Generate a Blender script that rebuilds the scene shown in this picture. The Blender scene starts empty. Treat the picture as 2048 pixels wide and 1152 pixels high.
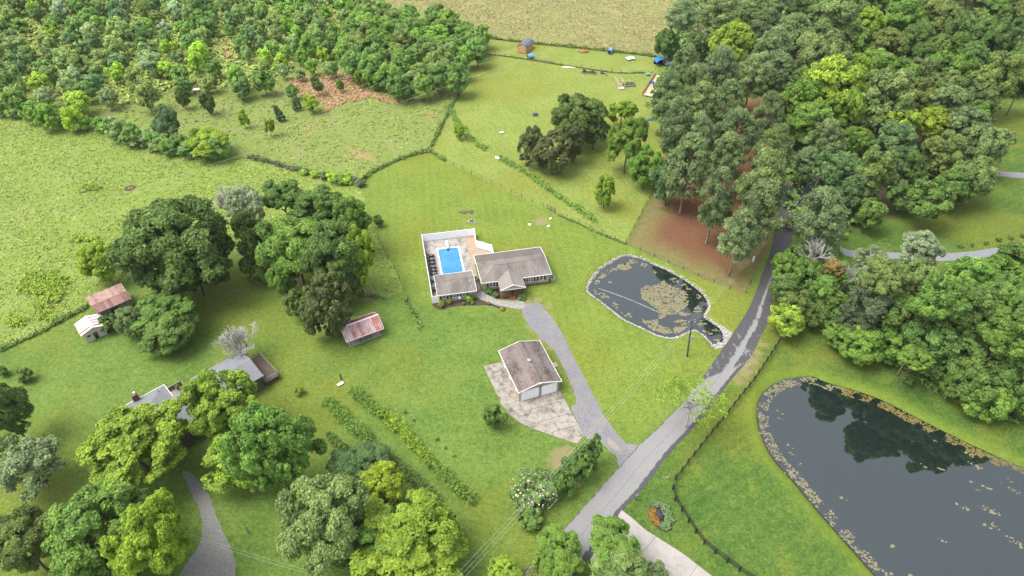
import bpy, bmesh, math, random
import numpy as np
from mathutils import Vector, Matrix
from mathutils.geometry import tessellate_polygon

# ------------------------------------------------------------------ scene, camera, light
S = bpy.context.scene
COL = S.collection
F, PITCH, CAMH = 1384.0, math.radians(41), 85.0        # focal length in photo pixels (2048 wide), tilt below horizon, height
cam = bpy.data.cameras.new('camera'); camo = bpy.data.objects.new('camera', cam); COL.objects.link(camo)
camo.location = (0, 0, CAMH); camo.rotation_euler = (math.pi/2 - PITCH, 0, 0)
cam.sensor_width = 36; cam.lens = F/2048*36; cam.clip_start = 1; cam.clip_end = 9000
S.camera = camo
SUN_EL, SUN_AZ = math.radians(62), math.radians(-100)     # azimuth from +Y (away from camera), negative = left
W = bpy.data.worlds.new('World'); S.world = W; W.use_nodes = True
wn = W.node_tree; wn.nodes.clear()
sky = wn.nodes.new('ShaderNodeTexSky'); sky.sky_type = 'NISHITA'; sky.sun_disc = False
sky.sun_elevation = SUN_EL; sky.sun_rotation = SUN_AZ; sky.air_density = 1.0; sky.dust_density = 4.0; sky.ozone_density = 1.0
hsv = wn.nodes.new('ShaderNodeHueSaturation'); hsv.inputs['Saturation'].default_value = 0.38
bg = wn.nodes.new('ShaderNodeBackground'); bg.inputs['Strength'].default_value = 0.15
wo = wn.nodes.new('ShaderNodeOutputWorld')
wn.links.new(sky.outputs[0], hsv.inputs['Color']); wn.links.new(hsv.outputs[0], bg.inputs[0]); wn.links.new(bg.outputs[0], wo.inputs[0])
sl = bpy.data.lights.new('sun', 'SUN'); sl.energy = 1.2; sl.angle = math.radians(34); sl.color = (1.0, 0.965, 0.90)
so = bpy.data.objects.new('sun', sl); COL.objects.link(so)
sd = Vector((math.sin(SUN_AZ)*math.cos(SUN_EL), math.cos(SUN_AZ)*math.cos(SUN_EL), math.sin(SUN_EL)))
so.rotation_euler = sd.to_track_quat('Z', 'Y').to_euler(); so.location = (0, 60, 120)
S.view_settings.view_transform = 'Standard'; S.view_settings.look = 'None'; S.view_settings.gamma = 1
S.view_settings.use_curve_mapping = False
S.view_settings.exposure = 1.5
S.render.engine = 'CYCLES'

# ------------------------------------------------------------------ helpers
RNG = random.Random(7)
def ray(x, y):
    a = (x-1024)/F; b = (576-y)/F
    return (a, math.cos(PITCH)+b*math.sin(PITCH), -math.sin(PITCH)+b*math.cos(PITCH))
def at(x, y, z=0.0):                                     # the place at height z seen at photo pixel x, y
    d = ray(x, y); t = (z-CAMH)/d[2]
    return Vector((d[0]*t, d[1]*t, z))
def proj(X, Y, Z):
    Z = Z-CAMH; zc = Y*math.cos(PITCH)-Z*math.sin(PITCH); yc = Y*math.sin(PITCH)+Z*math.cos(PITCH)
    return 1024+F*X/zc, 576-F*yc/zc
def G(pts, z=0.0): return [tuple(at(x, y, z)[:2]) for x, y in pts]
def Zm(ox, oy, s, pts): return [(ox+x/s, oy+y/s) for x, y in pts]
def tag(o, label=None, cat=None, group=None, kind=None):
    if label: o['label'] = label
    if cat: o['category'] = cat
    if group: o['group'] = group
    if kind: o['kind'] = kind
    return o
def empty(name, loc=(0, 0, 0), rz=0.0, label=None, cat=None, group=None):
    o = bpy.data.objects.new(name, None); COL.objects.link(o); o.location = loc; o.rotation_euler = (0, 0, rz)
    o.empty_display_size = 0.3
    return tag(o, label, cat, group)
def mobj(name, me, parent=None, loc=(0, 0, 0), rz=0.0):
    o = bpy.data.objects.new(name, me); COL.objects.link(o); o.location = loc; o.rotation_euler = (0, 0, rz)
    if parent: o.parent = parent
    return o
class MB:
    def __init__(s): s.v = []; s.f = []; s.m = []
    def add(s, vs, fs, mi=0):
        b = len(s.v); s.v += [tuple(v) for v in vs]; s.f += [tuple(b+i for i in f) for f in fs]; s.m += [mi]*len(fs); return s
    def box(s, x0, x1, y0, y1, z0, z1, mi=0, M=None):
        vs = [Vector((x, y, z)) for z in (z0, z1) for x, y in ((x0, y0), (x1, y0), (x1, y1), (x0, y1))]
        if M is not None: vs = [M @ v for v in vs]
        return s.add(vs, [(3, 2, 1, 0), (4, 5, 6, 7), (0, 1, 5, 4), (1, 2, 6, 5), (2, 3, 7, 6), (3, 0, 4, 7)], mi)
    def slab(s, pts, t, mi=0):                            # planar top polygon (ccw from above), thickened straight down
        n = len(pts); vs = [tuple(p) for p in pts]+[(p[0], p[1], p[2]-t) for p in pts]
        fs = [tuple(range(n)), tuple(range(2*n-1, n-1, -1))]+[(i, n+i, n+(i+1) % n, (i+1) % n) for i in range(n)]
        return s.add(vs, fs, mi)
    def prism(s, poly, dvec, mi=0):
        n = len(poly); d = Vector(dvec); vs = [Vector(p) for p in poly]+[Vector(p)+d for p in poly]
        return s.add(vs, [tuple(range(n)), tuple(range(2*n-1, n-1, -1))]+[(i, (i+1) % n, n+(i+1) % n, n+i) for i in range(n)], mi)
    def tube(s, pts, rad, n=6, mi=0, cap=True):
        pts = [Vector(p) for p in pts]; rad = rad if isinstance(rad, (list, tuple)) else [rad]*len(pts); rings = []
        for i, p in enumerate(pts):
            d = (pts[min(i+1, len(pts)-1)]-pts[max(i-1, 0)]).normalized()
            a = d.cross(Vector((0, 0, 1)) if abs(d.z) < 0.95 else Vector((1, 0, 0))).normalized(); b = d.cross(a)
            rings.append([p+(a*math.cos(2*math.pi*k/n)+b*math.sin(2*math.pi*k/n))*rad[i] for k in range(n)])
        vs = [v for r in rings for v in r]; fs = []
        for i in range(len(pts)-1):
            for k in range(n): fs.append((i*n+k, i*n+(k+1) % n, (i+1)*n+(k+1) % n, (i+1)*n+k))
        if cap: fs += [tuple(range(n-1, -1, -1)), tuple((len(pts)-1)*n+k for k in range(n))]
        return s.add(vs, fs, mi)
    def blob(s, c, r, rng, n=7, rings=4, mi=0, rough=0.25):
        c = Vector(c); r = Vector(r) if not isinstance(r, (int, float)) else Vector((r, r, r)); vs = []; fs = []
        for i in range(1, rings):
            ph = math.pi*i/rings
            for k in range(n):
                th = 2*math.pi*k/n+i*0.4; q = 1+rng.uniform(-rough, rough)
                vs.append(c+Vector((math.sin(ph)*math.cos(th)*r.x*q, math.sin(ph)*math.sin(th)*r.y*q, math.cos(ph)*r.z*q)))
        top = len(vs); vs.append(c+Vector((0, 0, r.z))); vs.append(c-Vector((0, 0, r.z)))
        for i in range(rings-2):
            for k in range(n): fs.append((i*n+k, (i+1)*n+k, (i+1)*n+(k+1) % n, i*n+(k+1) % n))
        for k in range(n): fs.append((top, k, (k+1) % n)); fs.append((top+1, (rings-2)*n+(k+1) % n, (rings-2)*n+k))
        return s.add(vs, fs, mi)
    def mesh(s, name, mats, smooth=False):
        me = bpy.data.meshes.new(name); me.from_pydata(s.v, [], s.f); me.update()
        for m in (mats if isinstance(mats, (list, tuple)) else [mats]): me.materials.append(m)
        if any(s.m): me.polygons.foreach_set('material_index', s.m)
        if smooth: me.polygons.foreach_set('use_smooth', [True]*len(me.polygons))
        bm = bmesh.new(); bm.from_mesh(me); bmesh.ops.recalc_face_normals(bm, faces=bm.faces); bm.to_mesh(me); bm.free()
        return me
    def build(s, name, mats, parent=None, loc=(0, 0, 0), rz=0.0, smooth=False):
        return mobj(name, s.mesh(name, mats, smooth), parent, loc, rz)
def copy_tree(o, parent=None):
    c = o.copy(); COL.objects.link(c); c.parent = parent
    for ch in list(o.children): copy_tree(ch, c)
    return c
def smooth_line(pts, sub=6, closed=False):
    P = [Vector(p) for p in pts]; n = len(P); out = []
    for i in range(n if closed else n-1):
        if closed: a, b, c, d = P[i-1], P[i], P[(i+1) % n], P[(i+2) % n]
        else: a, b, c, d = P[max(i-1, 0)], P[i], P[i+1], P[min(i+2, n-1)]
        for k in range(sub):
            t = k/sub
            out.append(0.5*((2*b)+(c-a)*t+(2*a-5*b+4*c-d)*t*t+(3*b-a-3*c+d)*t**3))
    if not closed: out.append(P[-1])
    return out
def resample(pts, step):
    P = [Vector(p) for p in pts]; out = [P[0].copy()]; acc = 0.0
    for a, b in zip(P, P[1:]):
        L = (b-a).length; d = step-acc
        while d <= L: out.append(a+(b-a)*(d/L)); d += step
        acc = (acc+L) % step if L else acc
    return out
def sheet(name, poly, z, mat, parent=None):              # flat polygon lying on the ground
    P = [Vector((p[0], p[1], 0)) for p in poly]; tris = tessellate_polygon([P])
    me = bpy.data.meshes.new(name); fs = []
    for t in tris:
        a, b, c = (P[i] for i in t)
        fs.append(t if (b-a).cross(c-a).z > 0 else t[::-1])
    me.from_pydata([(p.x, p.y, z) for p in P], [], fs); me.materials.append(mat)
    return mobj(name, me, parent)
def clip(poly, a, b, c):                                 # keep a*x+b*y<=c
    out = []
    for i, p in enumerate(poly):
        q = poly[(i+1) % len(poly)]; dp = a*p[0]+b*p[1]-c; dq = a*q[0]+b*q[1]-c
        if dp <= 0: out.append(p)
        if dp*dq < 0: t = dp/(dp-dq); out.append((p[0]+(q[0]-p[0])*t, p[1]+(q[1]-p[1])*t))
    return out
def sdist(X, Y, poly):                                   # signed distance to a polygon, positive inside
    P = np.array(poly, float); d2 = np.full(X.shape, 1e12); ins = np.zeros(X.shape, bool)
    for i in range(len(P)):
        a = P[i]; b = P[(i+1) % len(P)]; e = b-a; L = e@e
        if L < 1e-9: continue
        t = np.clip(((X-a[0])*e[0]+(Y-a[1])*e[1])/L, 0, 1)
        d2 = np.minimum(d2, (X-a[0]-t*e[0])**2+(Y-a[1]-t*e[1])**2)
        c = ((a[1] > Y) != (b[1] > Y))
        if abs(e[1]) > 1e-9: ins ^= c & (X < e[0]*(Y-a[1])/e[1]+a[0])
    d = np.sqrt(d2); return np.where(ins, d, -d)
def inside(p, poly):
    ins = False
    for i in range(len(poly)):
        a = poly[i]; b = poly[i-1]
        if (a[1] > p[1]) != (b[1] > p[1]) and p[0] < (b[0]-a[0])*(p[1]-a[1])/(b[1]-a[1])+a[0]: ins = not ins
    return ins
def frame(fl, fr, z):
    A = at(*fl, z); B = at(*fr, z); return Vector((A.x, A.y, 0)), math.atan2(B.y-A.y, B.x-A.x)

# ------------------------------------------------------------------ materials
class NT:
    def __init__(s, name):
        s.mat = bpy.data.materials.new(name); s.mat.use_nodes = True; s.t = s.mat.node_tree; s.t.nodes.clear()
        s.out = s.t.nodes.new('ShaderNodeOutputMaterial')
    def n(s, ty, **kw):
        o = s.t.nodes.new('ShaderNode'+ty)
        for k, v in kw.items(): setattr(o, k, v)
        return o
    def put(s, sock, v):
        if v is None: return
        if isinstance(v, bpy.types.NodeSocket): s.t.links.new(v, sock)
        elif isinstance(v, (tuple, list)): sock.default_value = tuple(v)+((1,) if len(v) == 3 and sock.type == 'RGBA' else ())
        else: sock.default_value = v
    def pos(s): return s.n('NewGeometry').outputs['Position']
    def objc(s): return s.n('TexCoord').outputs['Object']
    def attr(s, name): return s.n('Attribute', attribute_name=name).outputs['Fac']
    def map(s, vec, scale=(1, 1, 1), rot=(0, 0, 0), loc=(0, 0, 0)):
        o = s.n('Mapping'); s.put(o.inputs['Vector'], vec); s.put(o.inputs['Scale'], scale); s.put(o.inputs['Rotation'], rot); s.put(o.inputs['Location'], loc); return o.outputs[0]
    def noise(s, scale, detail=3, vec=None, rough=0.55, dist=0.0):
        o = s.n('TexNoise'); s.put(o.inputs['Vector'], vec if vec is not None else s.pos()); s.put(o.inputs['Scale'], scale)
        s.put(o.inputs['Detail'], detail); s.put(o.inputs['Roughness'], rough); s.put(o.inputs['Distortion'], dist); return o.outputs['Fac']
    def wave(s, scale, vec, dist=0.0, det=2):
        o = s.n('TexWave'); s.put(o.inputs['Vector'], vec); s.put(o.inputs['Scale'], scale); s.put(o.inputs['Distortion'], dist); s.put(o.inputs['Detail'], det); return o.outputs['Fac']
    def m(s, op, a, b=None, c=None):
        o = s.n('Math', operation=op); s.put(o.inputs[0], a); s.put(o.inputs[1], b)
        if c is not None: s.put(o.inputs[2], c)
        return o.outputs[0]
    def mr(s, v, a, b, c=0.0, d=1.0, smooth=True):
        o = s.n('MapRange', interpolation_type='SMOOTHSTEP' if smooth else 'LINEAR'); s.put(o.inputs['Value'], v)
        for i, q in zip((1, 2, 3, 4), (a, b, c, d)): s.put(o.inputs[i], q)
        return o.outputs[0]
    def mix(s, f, a, b, mode='MIX'):
        o = s.n('Mix', data_type='RGBA', blend_type=mode); s.put(o.inputs[0], f); s.put(o.inputs[6], a); s.put(o.inputs[7], b); return o.outputs[2]
    def bump(s, h, strength=0.5, dist=0.1):
        o = s.n('Bump'); s.put(o.inputs['Height'], h); s.put(o.inputs['Strength'], strength); s.put(o.inputs['Distance'], dist); return o.outputs[0]
    def bsdf(s, col, rough=0.85, normal=None, spec=0.3, metal=0.0, **kw):
        o = s.n('BsdfPrincipled'); s.put(o.inputs['Base Color'], col); s.put(o.inputs['Roughness'], rough); s.put(o.inputs['Specular IOR Level'], spec)
        s.put(o.inputs['Metallic'], metal); s.put(o.inputs['Normal'], normal)
        for k, v in kw.items(): s.put(o.inputs[k.replace('_', ' ')], v)
        return o.outputs[0]
    def done(s, sh): s.t.links.new(sh, s.out.inputs[0]); return s.mat
def plain(name, col, rough=0.8, var=0.25, scale=3.0, bump=0.15, spec=0.3, metal=0.0):
    t = NT(name); o = t.objc(); n = t.noise(scale, 4, o); n2 = t.noise(scale*7, 3, o)
    c = t.mix(t.mr(t.m('ADD', t.m('MULTIPLY', n, 0.65), t.m('MULTIPLY', n2, 0.35)), 0.3, 0.7), [x*(1-var) for x in col], [min(1, x*(1+var)) for x in col])
    return t.done(t.bsdf(c, rough, t.bump(n2, bump, 0.03), spec, metal))
def foliage_mat(name, trans=0.42):
    t = NT(name); col = t.n('ObjectInfo').outputs['Color']; tone = t.attr('tone')
    hs = t.n('HueSaturation'); t.put(hs.inputs['Color'], col); t.put(hs.inputs['Value'], t.mr(tone, 0, 1, 0.60, 1.50, False)); t.put(hs.inputs['Hue'], t.mr(tone, 0, 1, 0.512, 0.483, False))
    p = t.bsdf(hs.outputs[0], 0.62, None, 0.25); tr = t.n('BsdfTranslucent'); t.put(tr.inputs[0], hs.outputs[0])
    mx = t.n('MixShader'); t.put(mx.inputs[0], trans); t.t.links.new(p, mx.inputs[1]); t.t.links.new(tr.outputs[0], mx.inputs[2])
    return t.done(mx.outputs[0])
M = {}
M['leaf'] = foliage_mat('foliage')
M['grassblade'] = foliage_mat('grass_blades', 0.2)
def bark(name, a, b):
    t = NT(name); o = t.objc(); n = t.noise(6, 5, t.map(o, (1, 1, 0.3))); return t.done(t.bsdf(t.mix(t.mr(n, 0.35, 0.65), a, b), 0.9, t.bump(n, 0.5, 0.05)))
M['bark'] = bark('bark_brown', (0.075, 0.055, 0.04), (0.16, 0.125, 0.095))
M['pinebark'] = bark('bark_pine', (0.14, 0.11, 0.085), (0.30, 0.25, 0.20))
M['palebark'] = bark('bark_pale', (0.24, 0.235, 0.21), (0.38, 0.37, 0.335))
def shingle(name, a, b, stain, amount):
    t = NT(name); o = t.objc(); big = t.noise(0.6, 4, t.map(o, (1, 0.5, 0.5))); mid = t.noise(4.5, 4, t.map(o, (1, .5, .5)), .7); fine = t.noise(11, 3, o)
    c = t.mix(t.mr(fine, 0.3, 0.7), a, b); c = t.mix(t.m('MULTIPLY', t.mr(t.m('ADD', t.m('MULTIPLY', big, .5), t.m('MULTIPLY', mid, .5)), 0.42, 0.64), amount), c, stain)
    cr = t.n('SeparateXYZ'); t.put(cr.inputs[0], o); row = t.m('FRACT', t.m('MULTIPLY', cr.outputs['Z'], 11))
    c = t.mix(t.mr(row, 0, 0.18, 0.10, 0.0), c, (0.03, 0.03, 0.03))
    return t.done(t.bsdf(c, 0.92, t.bump(fine, 0.35, 0.03), 0.2))
M['shingle'] = shingle('shingles_brown_grey', (0.125, 0.108, 0.098), (0.21, 0.185, 0.165), (0.062, 0.054, 0.048), 0.6)
M['shinglelight'] = shingle('shingles_light', (0.15, 0.13, 0.115), (0.235, 0.21, 0.185), (0.09, 0.08, 0.072), 0.35)
M['shinglerear'] = shingle('shingles_rear', (0.075, 0.066, 0.062), (0.155, 0.135, 0.12), (0.05, 0.044, 0.042), 0.4)
M['shingle2'] = shingle('shingles_garage', (0.105, 0.082, 0.074), (0.20, 0.165, 0.148), (0.040, 0.030, 0.028), 0.85)
M['shinglegrey'] = shingle('shingles_grey', (0.125, 0.130, 0.140), (0.185, 0.19, 0.20), (0.10, 0.10, 0.105), 0.4)
M['shingleblue'] = shingle('shingles_slate', (0.09, 0.105, 0.13), (0.15, 0.17, 0.20), (0.07, 0.08, 0.1), 0.3)
def siding(name, col):
    t = NT(name); o = t.objc(); cr = t.n('SeparateXYZ'); t.put(cr.inputs[0], o); f = t.m('FRACT', t.m('MULTIPLY', cr.outputs['Z'], 6.5)); n = t.noise(1.5, 3, o)
    c = t.mix(t.mr(n, 0.3, 0.7), [x*0.88 for x in col], [x*1.08 for x in col]); c = t.mix(t.mr(f, 0, 0.15, 0.35, 0.0), c, [x*0.4 for x in col])
    return t.done(t.bsdf(c, 0.6, t.bump(f, 0.4, 0.02)))
M['siding'] = siding('siding_tan', (0.33, 0.265, 0.21)); M['sidingwhite'] = siding('siding_offwhite', (0.45, 0.43, 0.39))
M['trim'] = plain('white_trim', (0.72, 0.72, 0.70), 0.5, 0.05, 1.5, 0.03)
M['vinyl'] = plain('white_vinyl', (0.78, 0.79, 0.80), 0.4, 0.04, 1.0, 0.02)
M['shutter'] = plain('dark_green_shutter', (0.02, 0.035, 0.03), 0.5, 0.2)
M['deckwood'] = plain('stained_deck_wood', (0.17, 0.085, 0.055), 0.75, 0.3, 4)
M['oldwood'] = plain('weathered_wood', (0.20, 0.18, 0.155), 0.9, 0.35, 5)
M['newwood'] = plain('fresh_cedar_boards', (0.42, 0.24, 0.125), 0.75, 0.2, 4)
M['palewood'] = plain('pale_pine_lumber', (0.42, 0.34, 0.22), 0.8, 0.25, 4)
M['darkwood'] = plain('black_stained_wood', (0.022, 0.020, 0.018), 0.8, 0.3, 4)
M['polewood'] = plain('creosoted_pole_wood', (0.07, 0.055, 0.042), 0.9, 0.3, 4)
M['brick'] = plain('red_brown_brick', (0.14, 0.065, 0.05), 0.9, 0.4, 8)
M['steel'] = plain('galvanised_steel', (0.38, 0.40, 0.42), 0.45, 0.15, 3, 0.05, 0.5, 0.6)
M['iron'] = plain('black_metal', (0.02, 0.02, 0.022), 0.5, 0.2)
M['wicker'] = plain('dark_wicker', (0.035, 0.03, 0.028), 0.8, 0.4, 20)
M['cushion'] = plain('grey_cushion', (0.12, 0.12, 0.125), 0.95, 0.2, 6)
M['bluetarp'] = plain('blue_tarp', (0.02, 0.11, 0.42), 0.45, 0.2, 2)
M['bluebarrel'] = plain('faded_blue_plastic', (0.10, 0.26, 0.42), 0.4, 0.2, 2)
M['whitetarp'] = plain('white_sheet', (0.62, 0.62, 0.62), 0.6, 0.12, 3)
M['rock'] = plain('pale_limestone', (0.25, 0.235, 0.215), 0.95, 0.65, 2.6, 0.4)
M['darkrock'] = plain('dark_boulder', (0.035, 0.034, 0.036), 0.8, 0.5, 5)
M['stump'] = plain('debris_and_wall_shade', (0.09, 0.07, 0.055), 0.95, 0.5, 6)
M['reddirt'] = plain('red_clay', (0.26, 0.115, 0.055), 0.95, 0.3, 3, 0.4)
M['wire'] = plain('aluminium_wire', (0.42, 0.43, 0.39), 0.6, 0.05)
M['wirefence'] = plain('rusty_wire', (0.10, 0.085, 0.07), 0.8, 0.2)
M['petal'] = plain('cream_petals', (0.46, 0.38, 0.30), 0.8, 0.15)
M['orange'] = plain('orange_petals', (0.28, 0.13, 0.02), 0.8, 0.4, 9)
M['coping'] = plain('white_coping', (0.62, 0.63, 0.63), 0.5, 0.06)
def rusty(name, base, rust, lo, hi):
    t = NT(name); o = t.objc(); rnd = t.n('ObjectInfo').outputs['Random']; off = t.n('CombineXYZ'); t.put(off.inputs[0], t.m('MULTIPLY', rnd, 40))
    ad = t.n('VectorMath', operation='ADD'); t.put(ad.inputs[0], o); t.put(ad.inputs[1], off.outputs[0])
    n = t.noise(1.1, 5, t.map(ad.outputs[0], (2.2, 0.7, 0.7)), 0.65); n2 = t.noise(6, 3, ad.outputs[0])
    f = t.mr(t.m('ADD', t.m('ADD', t.m('MULTIPLY', n, .7), t.m('MULTIPLY', n2, .3)), t.m('MULTIPLY', t.m('SUBTRACT', rnd, .5), .22)), lo, hi)
    return t.done(t.bsdf(t.mix(f, base, rust), 0.6, t.bump(n2, .2, .02), 0.35))
M['redtin'] = rusty('faded_red_tin', (0.40, 0.33, 0.31), (0.31, 0.095, 0.08), 0.38, 0.62)
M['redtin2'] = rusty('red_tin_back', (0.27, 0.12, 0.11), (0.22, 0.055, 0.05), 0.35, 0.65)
M['rusttin'] = rusty('rust_brown_tin', (0.20, 0.11, 0.085), (0.10, 0.048, 0.04), 0.4, 0.65)
M['rusttinlight'] = rusty('rust_pinkish_tin', (0.30, 0.19, 0.155), (0.15, 0.075, 0.06), 0.4, 0.65)
M['whitetin'] = rusty('whitewashed_tin', (0.58, 0.57, 0.58), (0.40, 0.33, 0.31), 0.5, 0.75)
M['stripetin'] = rusty('rust_striped_tin', (0.42, 0.36, 0.35), (0.21, 0.085, 0.065), 0.38, 0.56)
def glass():
    t = NT('window_glass'); return t.done(t.bsdf((0.05, 0.07, 0.085), 0.08, None, 0.6))
M['glass'] = glass()
def concrete(name, a, b, stain, amt, sc=0.8):
    t = NT(name); n = t.noise(sc, 5, None, 0.65, 0.6); n2 = t.noise(7, 4); n3 = t.noise(sc*0.35, 3)
    c = t.mix(t.mr(n2, 0.3, 0.7), a, b); f = t.mr(t.m('ADD', t.m('MULTIPLY', n, .6), t.m('ADD', t.m('MULTIPLY', n3, .25), t.m('MULTIPLY', n2, .15))), 0.44, 0.66)
    return t.done(t.bsdf(t.mix(t.m('MULTIPLY', f, amt), c, stain), 0.9, t.bump(n2, .25, .02), 0.2))
M['apron'] = concrete('weathered_concrete', (0.21, 0.19, 0.16), (0.30, 0.275, 0.235), (0.075, 0.064, 0.055), 0.95, 1.1)
M['pooldeck'] = concrete('pool_deck_concrete', (0.24, 0.22, 0.195), (0.33, 0.31, 0.28), (0.09, 0.08, 0.072), 0.9, 0.8)
M['newconcrete'] = concrete('pale_concrete', (0.24, 0.225, 0.205), (0.31, 0.295, 0.27), (0.19, 0.165, 0.14), 0.7, 0.5)
M['joint'] = plain('joint_dirt', (0.10, 0.09, 0.075), 0.95, 0.3)
M['mulch'] = plain('dark_mulch', (0.05, 0.035, 0.03), 0.95, 0.5, 6, 0.5)
M['tanrock'] = concrete('tan_stone_chips', (0.22, 0.17, 0.12), (0.33, 0.265, 0.195), (0.24, 0.14, 0.08), 0.7, 0.9)
def gravel(name, a, b, dirt, sc=1.0, amt=0.6):
    t = NT(name); n = t.noise(4.5*sc, 5, None, 0.8); n2 = t.noise(0.35, 4); n3 = t.noise(1.1, 5, None, .7, .2)
    c = t.mix(t.mr(n, 0.32, 0.68), a, b); c = t.mix(t.m('MULTIPLY', t.mr(n2, 0.42, 0.66), amt), c, dirt)
    c = t.mix(t.mr(n3, 0.52, 0.72, 0, 0.25), c, [x*1.3 for x in b]); c = t.mix(t.mr(n3, 0.28, 0.45, 0.3, 0), c, [x*.75 for x in a])
    return t.done(t.bsdf(c, 0.95, t.bump(n, .6, .04), 0.2))
M['gravel'] = gravel('grey_gravel', (0.092, 0.094, 0.102), (0.188, 0.188, 0.198), (0.22, 0.18, 0.14), 1.0, 0.35)
M['gravelL'] = gravel('pale_gravel', (0.105, 0.102, 0.102), (0.215, 0.21, 0.205), (0.14, 0.14, 0.08), 1.0, 0.5)
M['gravellane'] = gravel('lane_gravel', (0.11, 0.114, 0.125), (0.205, 0.21, 0.225), (0.17, 0.15, 0.12), 1.0, 0.3)
M['stonewalk'] = gravel('walkway_stone', (0.15, 0.145, 0.135), (0.28, 0.27, 0.255), (0.26, 0.22, 0.18), .6, 0.4)
M['claypatch'] = gravel('sandy_soil', (0.20, 0.165, 0.085), (0.30, 0.235, 0.14), (0.15, 0.18, 0.04), .6, 0.9)
M['puddle'] = plain('muddy_puddle', (0.21, 0.18, 0.14), 0.12, 0.1, 1, 0.0, 0.5)
def asphalt():
    t = NT('worn_asphalt'); u = t.attr('u'); v = t.attr('v'); n = t.noise(0.9, 5, None, .7, .5); f = t.noise(12, 3); big = t.noise(0.22, 3)
    p = t.pos(); st = t.noise(1.0, 4, t.map(p, (1.6, .35, 1), (0, 0, math.radians(-45))), .65)
    dark = t.mix(t.mr(f, .3, .7), (0.040, 0.039, 0.042), (0.070, 0.068, 0.071)); pale = t.mix(t.mr(f, .3, .7), (0.145, 0.143, 0.142), (0.212, 0.208, 0.205))
    pale = t.mix(t.mr(big, .4, .65, 0, .35), pale, (0.16, 0.15, 0.145))
    near = t.mr(v, 49.5, 50.5, 1.0, 0.0)                                       # the paler older surface ends at the patch seam by the pond
    centre = t.m('SUBTRACT', 1.0, t.mr(t.m('ABSOLUTE', t.m('SUBTRACT', u, 0.44)), 0.30, 0.52))
    q = t.m('ADD', t.m('MULTIPLY', n, .45), t.m('MULTIPLY', st, .55))
    mn = t.mr(t.m('ADD', q, t.m('MULTIPLY', t.m('SUBTRACT', centre, 0.55), 0.62)), 0.40, 0.47)
    strip = t.m('SUBTRACT', 1.0, t.mr(t.m('ABSOLUTE', t.m('SUBTRACT', u, 0.58)), 0.03, 0.16))
    mf = t.m('MULTIPLY', t.mr(t.m('ADD', t.m('ADD', q, t.m('MULTIPLY', strip, .22)), t.mr(v, 52, 70, .06, -.02)), 0.575, 0.66), t.mr(v, 72, 82, 1.0, 0.0))
    c = t.mix(t.m('ADD', t.m('MULTIPLY', mn, near), t.m('MULTIPLY', mf, t.m('SUBTRACT', 1.0, near))), dark, pale)
    seam = t.m('MULTIPLY', t.mr(t.m('ABSOLUTE', t.m('SUBTRACT', u, 0.5)), 0.004, 0.012, .45, 0), 1.0)
    c = t.mix(seam, c, (0.05, 0.05, 0.05))
    return t.done(t.bsdf(c, 0.9, t.bump(f, .3, .02), 0.25))
M['asphalt'] = asphalt()
def water(name, deep, ior=1.75, rough=0.03):
    t = NT(name); n = t.noise(3.0, 3); return t.done(t.bsdf(deep, rough, t.bump(n, .02, .02), 0.5, IOR=ior))
M['pond'] = water('pond_water', (0.008, 0.014, 0.012), 2.05)
def pool_water():
    t = NT('pool_water'); n = t.noise(.5, 4, None, .6, .6); n2 = t.noise(5, 3, None, .6, 1.5); c = t.mix(t.mr(n, .35, .65), (0.034, 0.155, 0.31), (0.052, 0.195, 0.36)); c = t.mix(t.mr(n2, .5, .7, 0, .18), c, (0.08, 0.30, 0.50)); return t.done(t.bsdf(c, .06, t.bump(n2, .05, .03), .5, IOR=1.33))
M['poolwater'] = pool_water()
def algae():
    t = NT('algae_mat'); n = t.noise(4, 4); col = t.n('ObjectInfo').outputs['Color']
    return t.done(t.bsdf(t.mix(t.mr(n, .3, .7), t.mix(1.0, col, (.65, .65, .6), 'MULTIPLY'), col), 0.9, t.bump(n, .4, .03), .2))
M['algae'] = algae()

# ------------------------------------------------------------------ outlines traced on the ground
MEADOW = G([(-150, 180), (0, 214), (150, 254), (300, 289), (440, 304), (500, 321), (600, 344), (690, 360), (722, 374), (735, 430), (760, 490), (790, 540), (806, 580), (770, 598), (700, 592), (640, 560), (500, 545), (470, 466), (440, 480), (250, 560), (175, 614), (90, 662), (0, 703), (-150, 775)])
OLD = G([(-250, -110), (720, -110), (745, -5), (800, 15), (900, 30), (970, 60), (985, 78), (965, 105), (940, 152), (905, 207), (880, 260), (857, 302), (800, 319), (735, 351), (722, 370), (600, 343), (500, 320), (440, 303), (300, 288), (150, 253), (0, 213), (-250, 160)])
HAY = G([(700, -140), (745, -5), (800, 15), (900, 30), (970, 60), (985, 78), (1100, 90), (1200, 100), (1312, 113), (1345, 70), (1400, 20), (1480, -140)])
STRAW = G([(1308, 388), (1330, 300), (1470, 190), (1580, 180), (1572, 400), (1548, 450), (1532, 510), (1508, 555), (1488, 587), (1440, 570), (1350, 533), (1255, 486), (1278, 442)])
FOREST = G([(1572, 400), (1580, 200), (1470, 180), (1330, 120), (1400, -60), (2300, -80), (2300, 150), (2048, 190), (1990, 205), (1975, 230), (2000, 320), (1960, 385), (1890, 425), (1790, 432), (1715, 442), (1690, 480), (1570, 470)])
FOREST2 = G([(1552, 560), (1575, 500), (1670, 500), (1700, 545), (1800, 540), (1900, 545), (1970, 540), (2060, 525), (2300, 505), (2300, 860), (2048, 835), (1985, 820), (1900, 790), (1830, 745), (1700, 690), (1640, 650), (1562, 672)])
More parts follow.
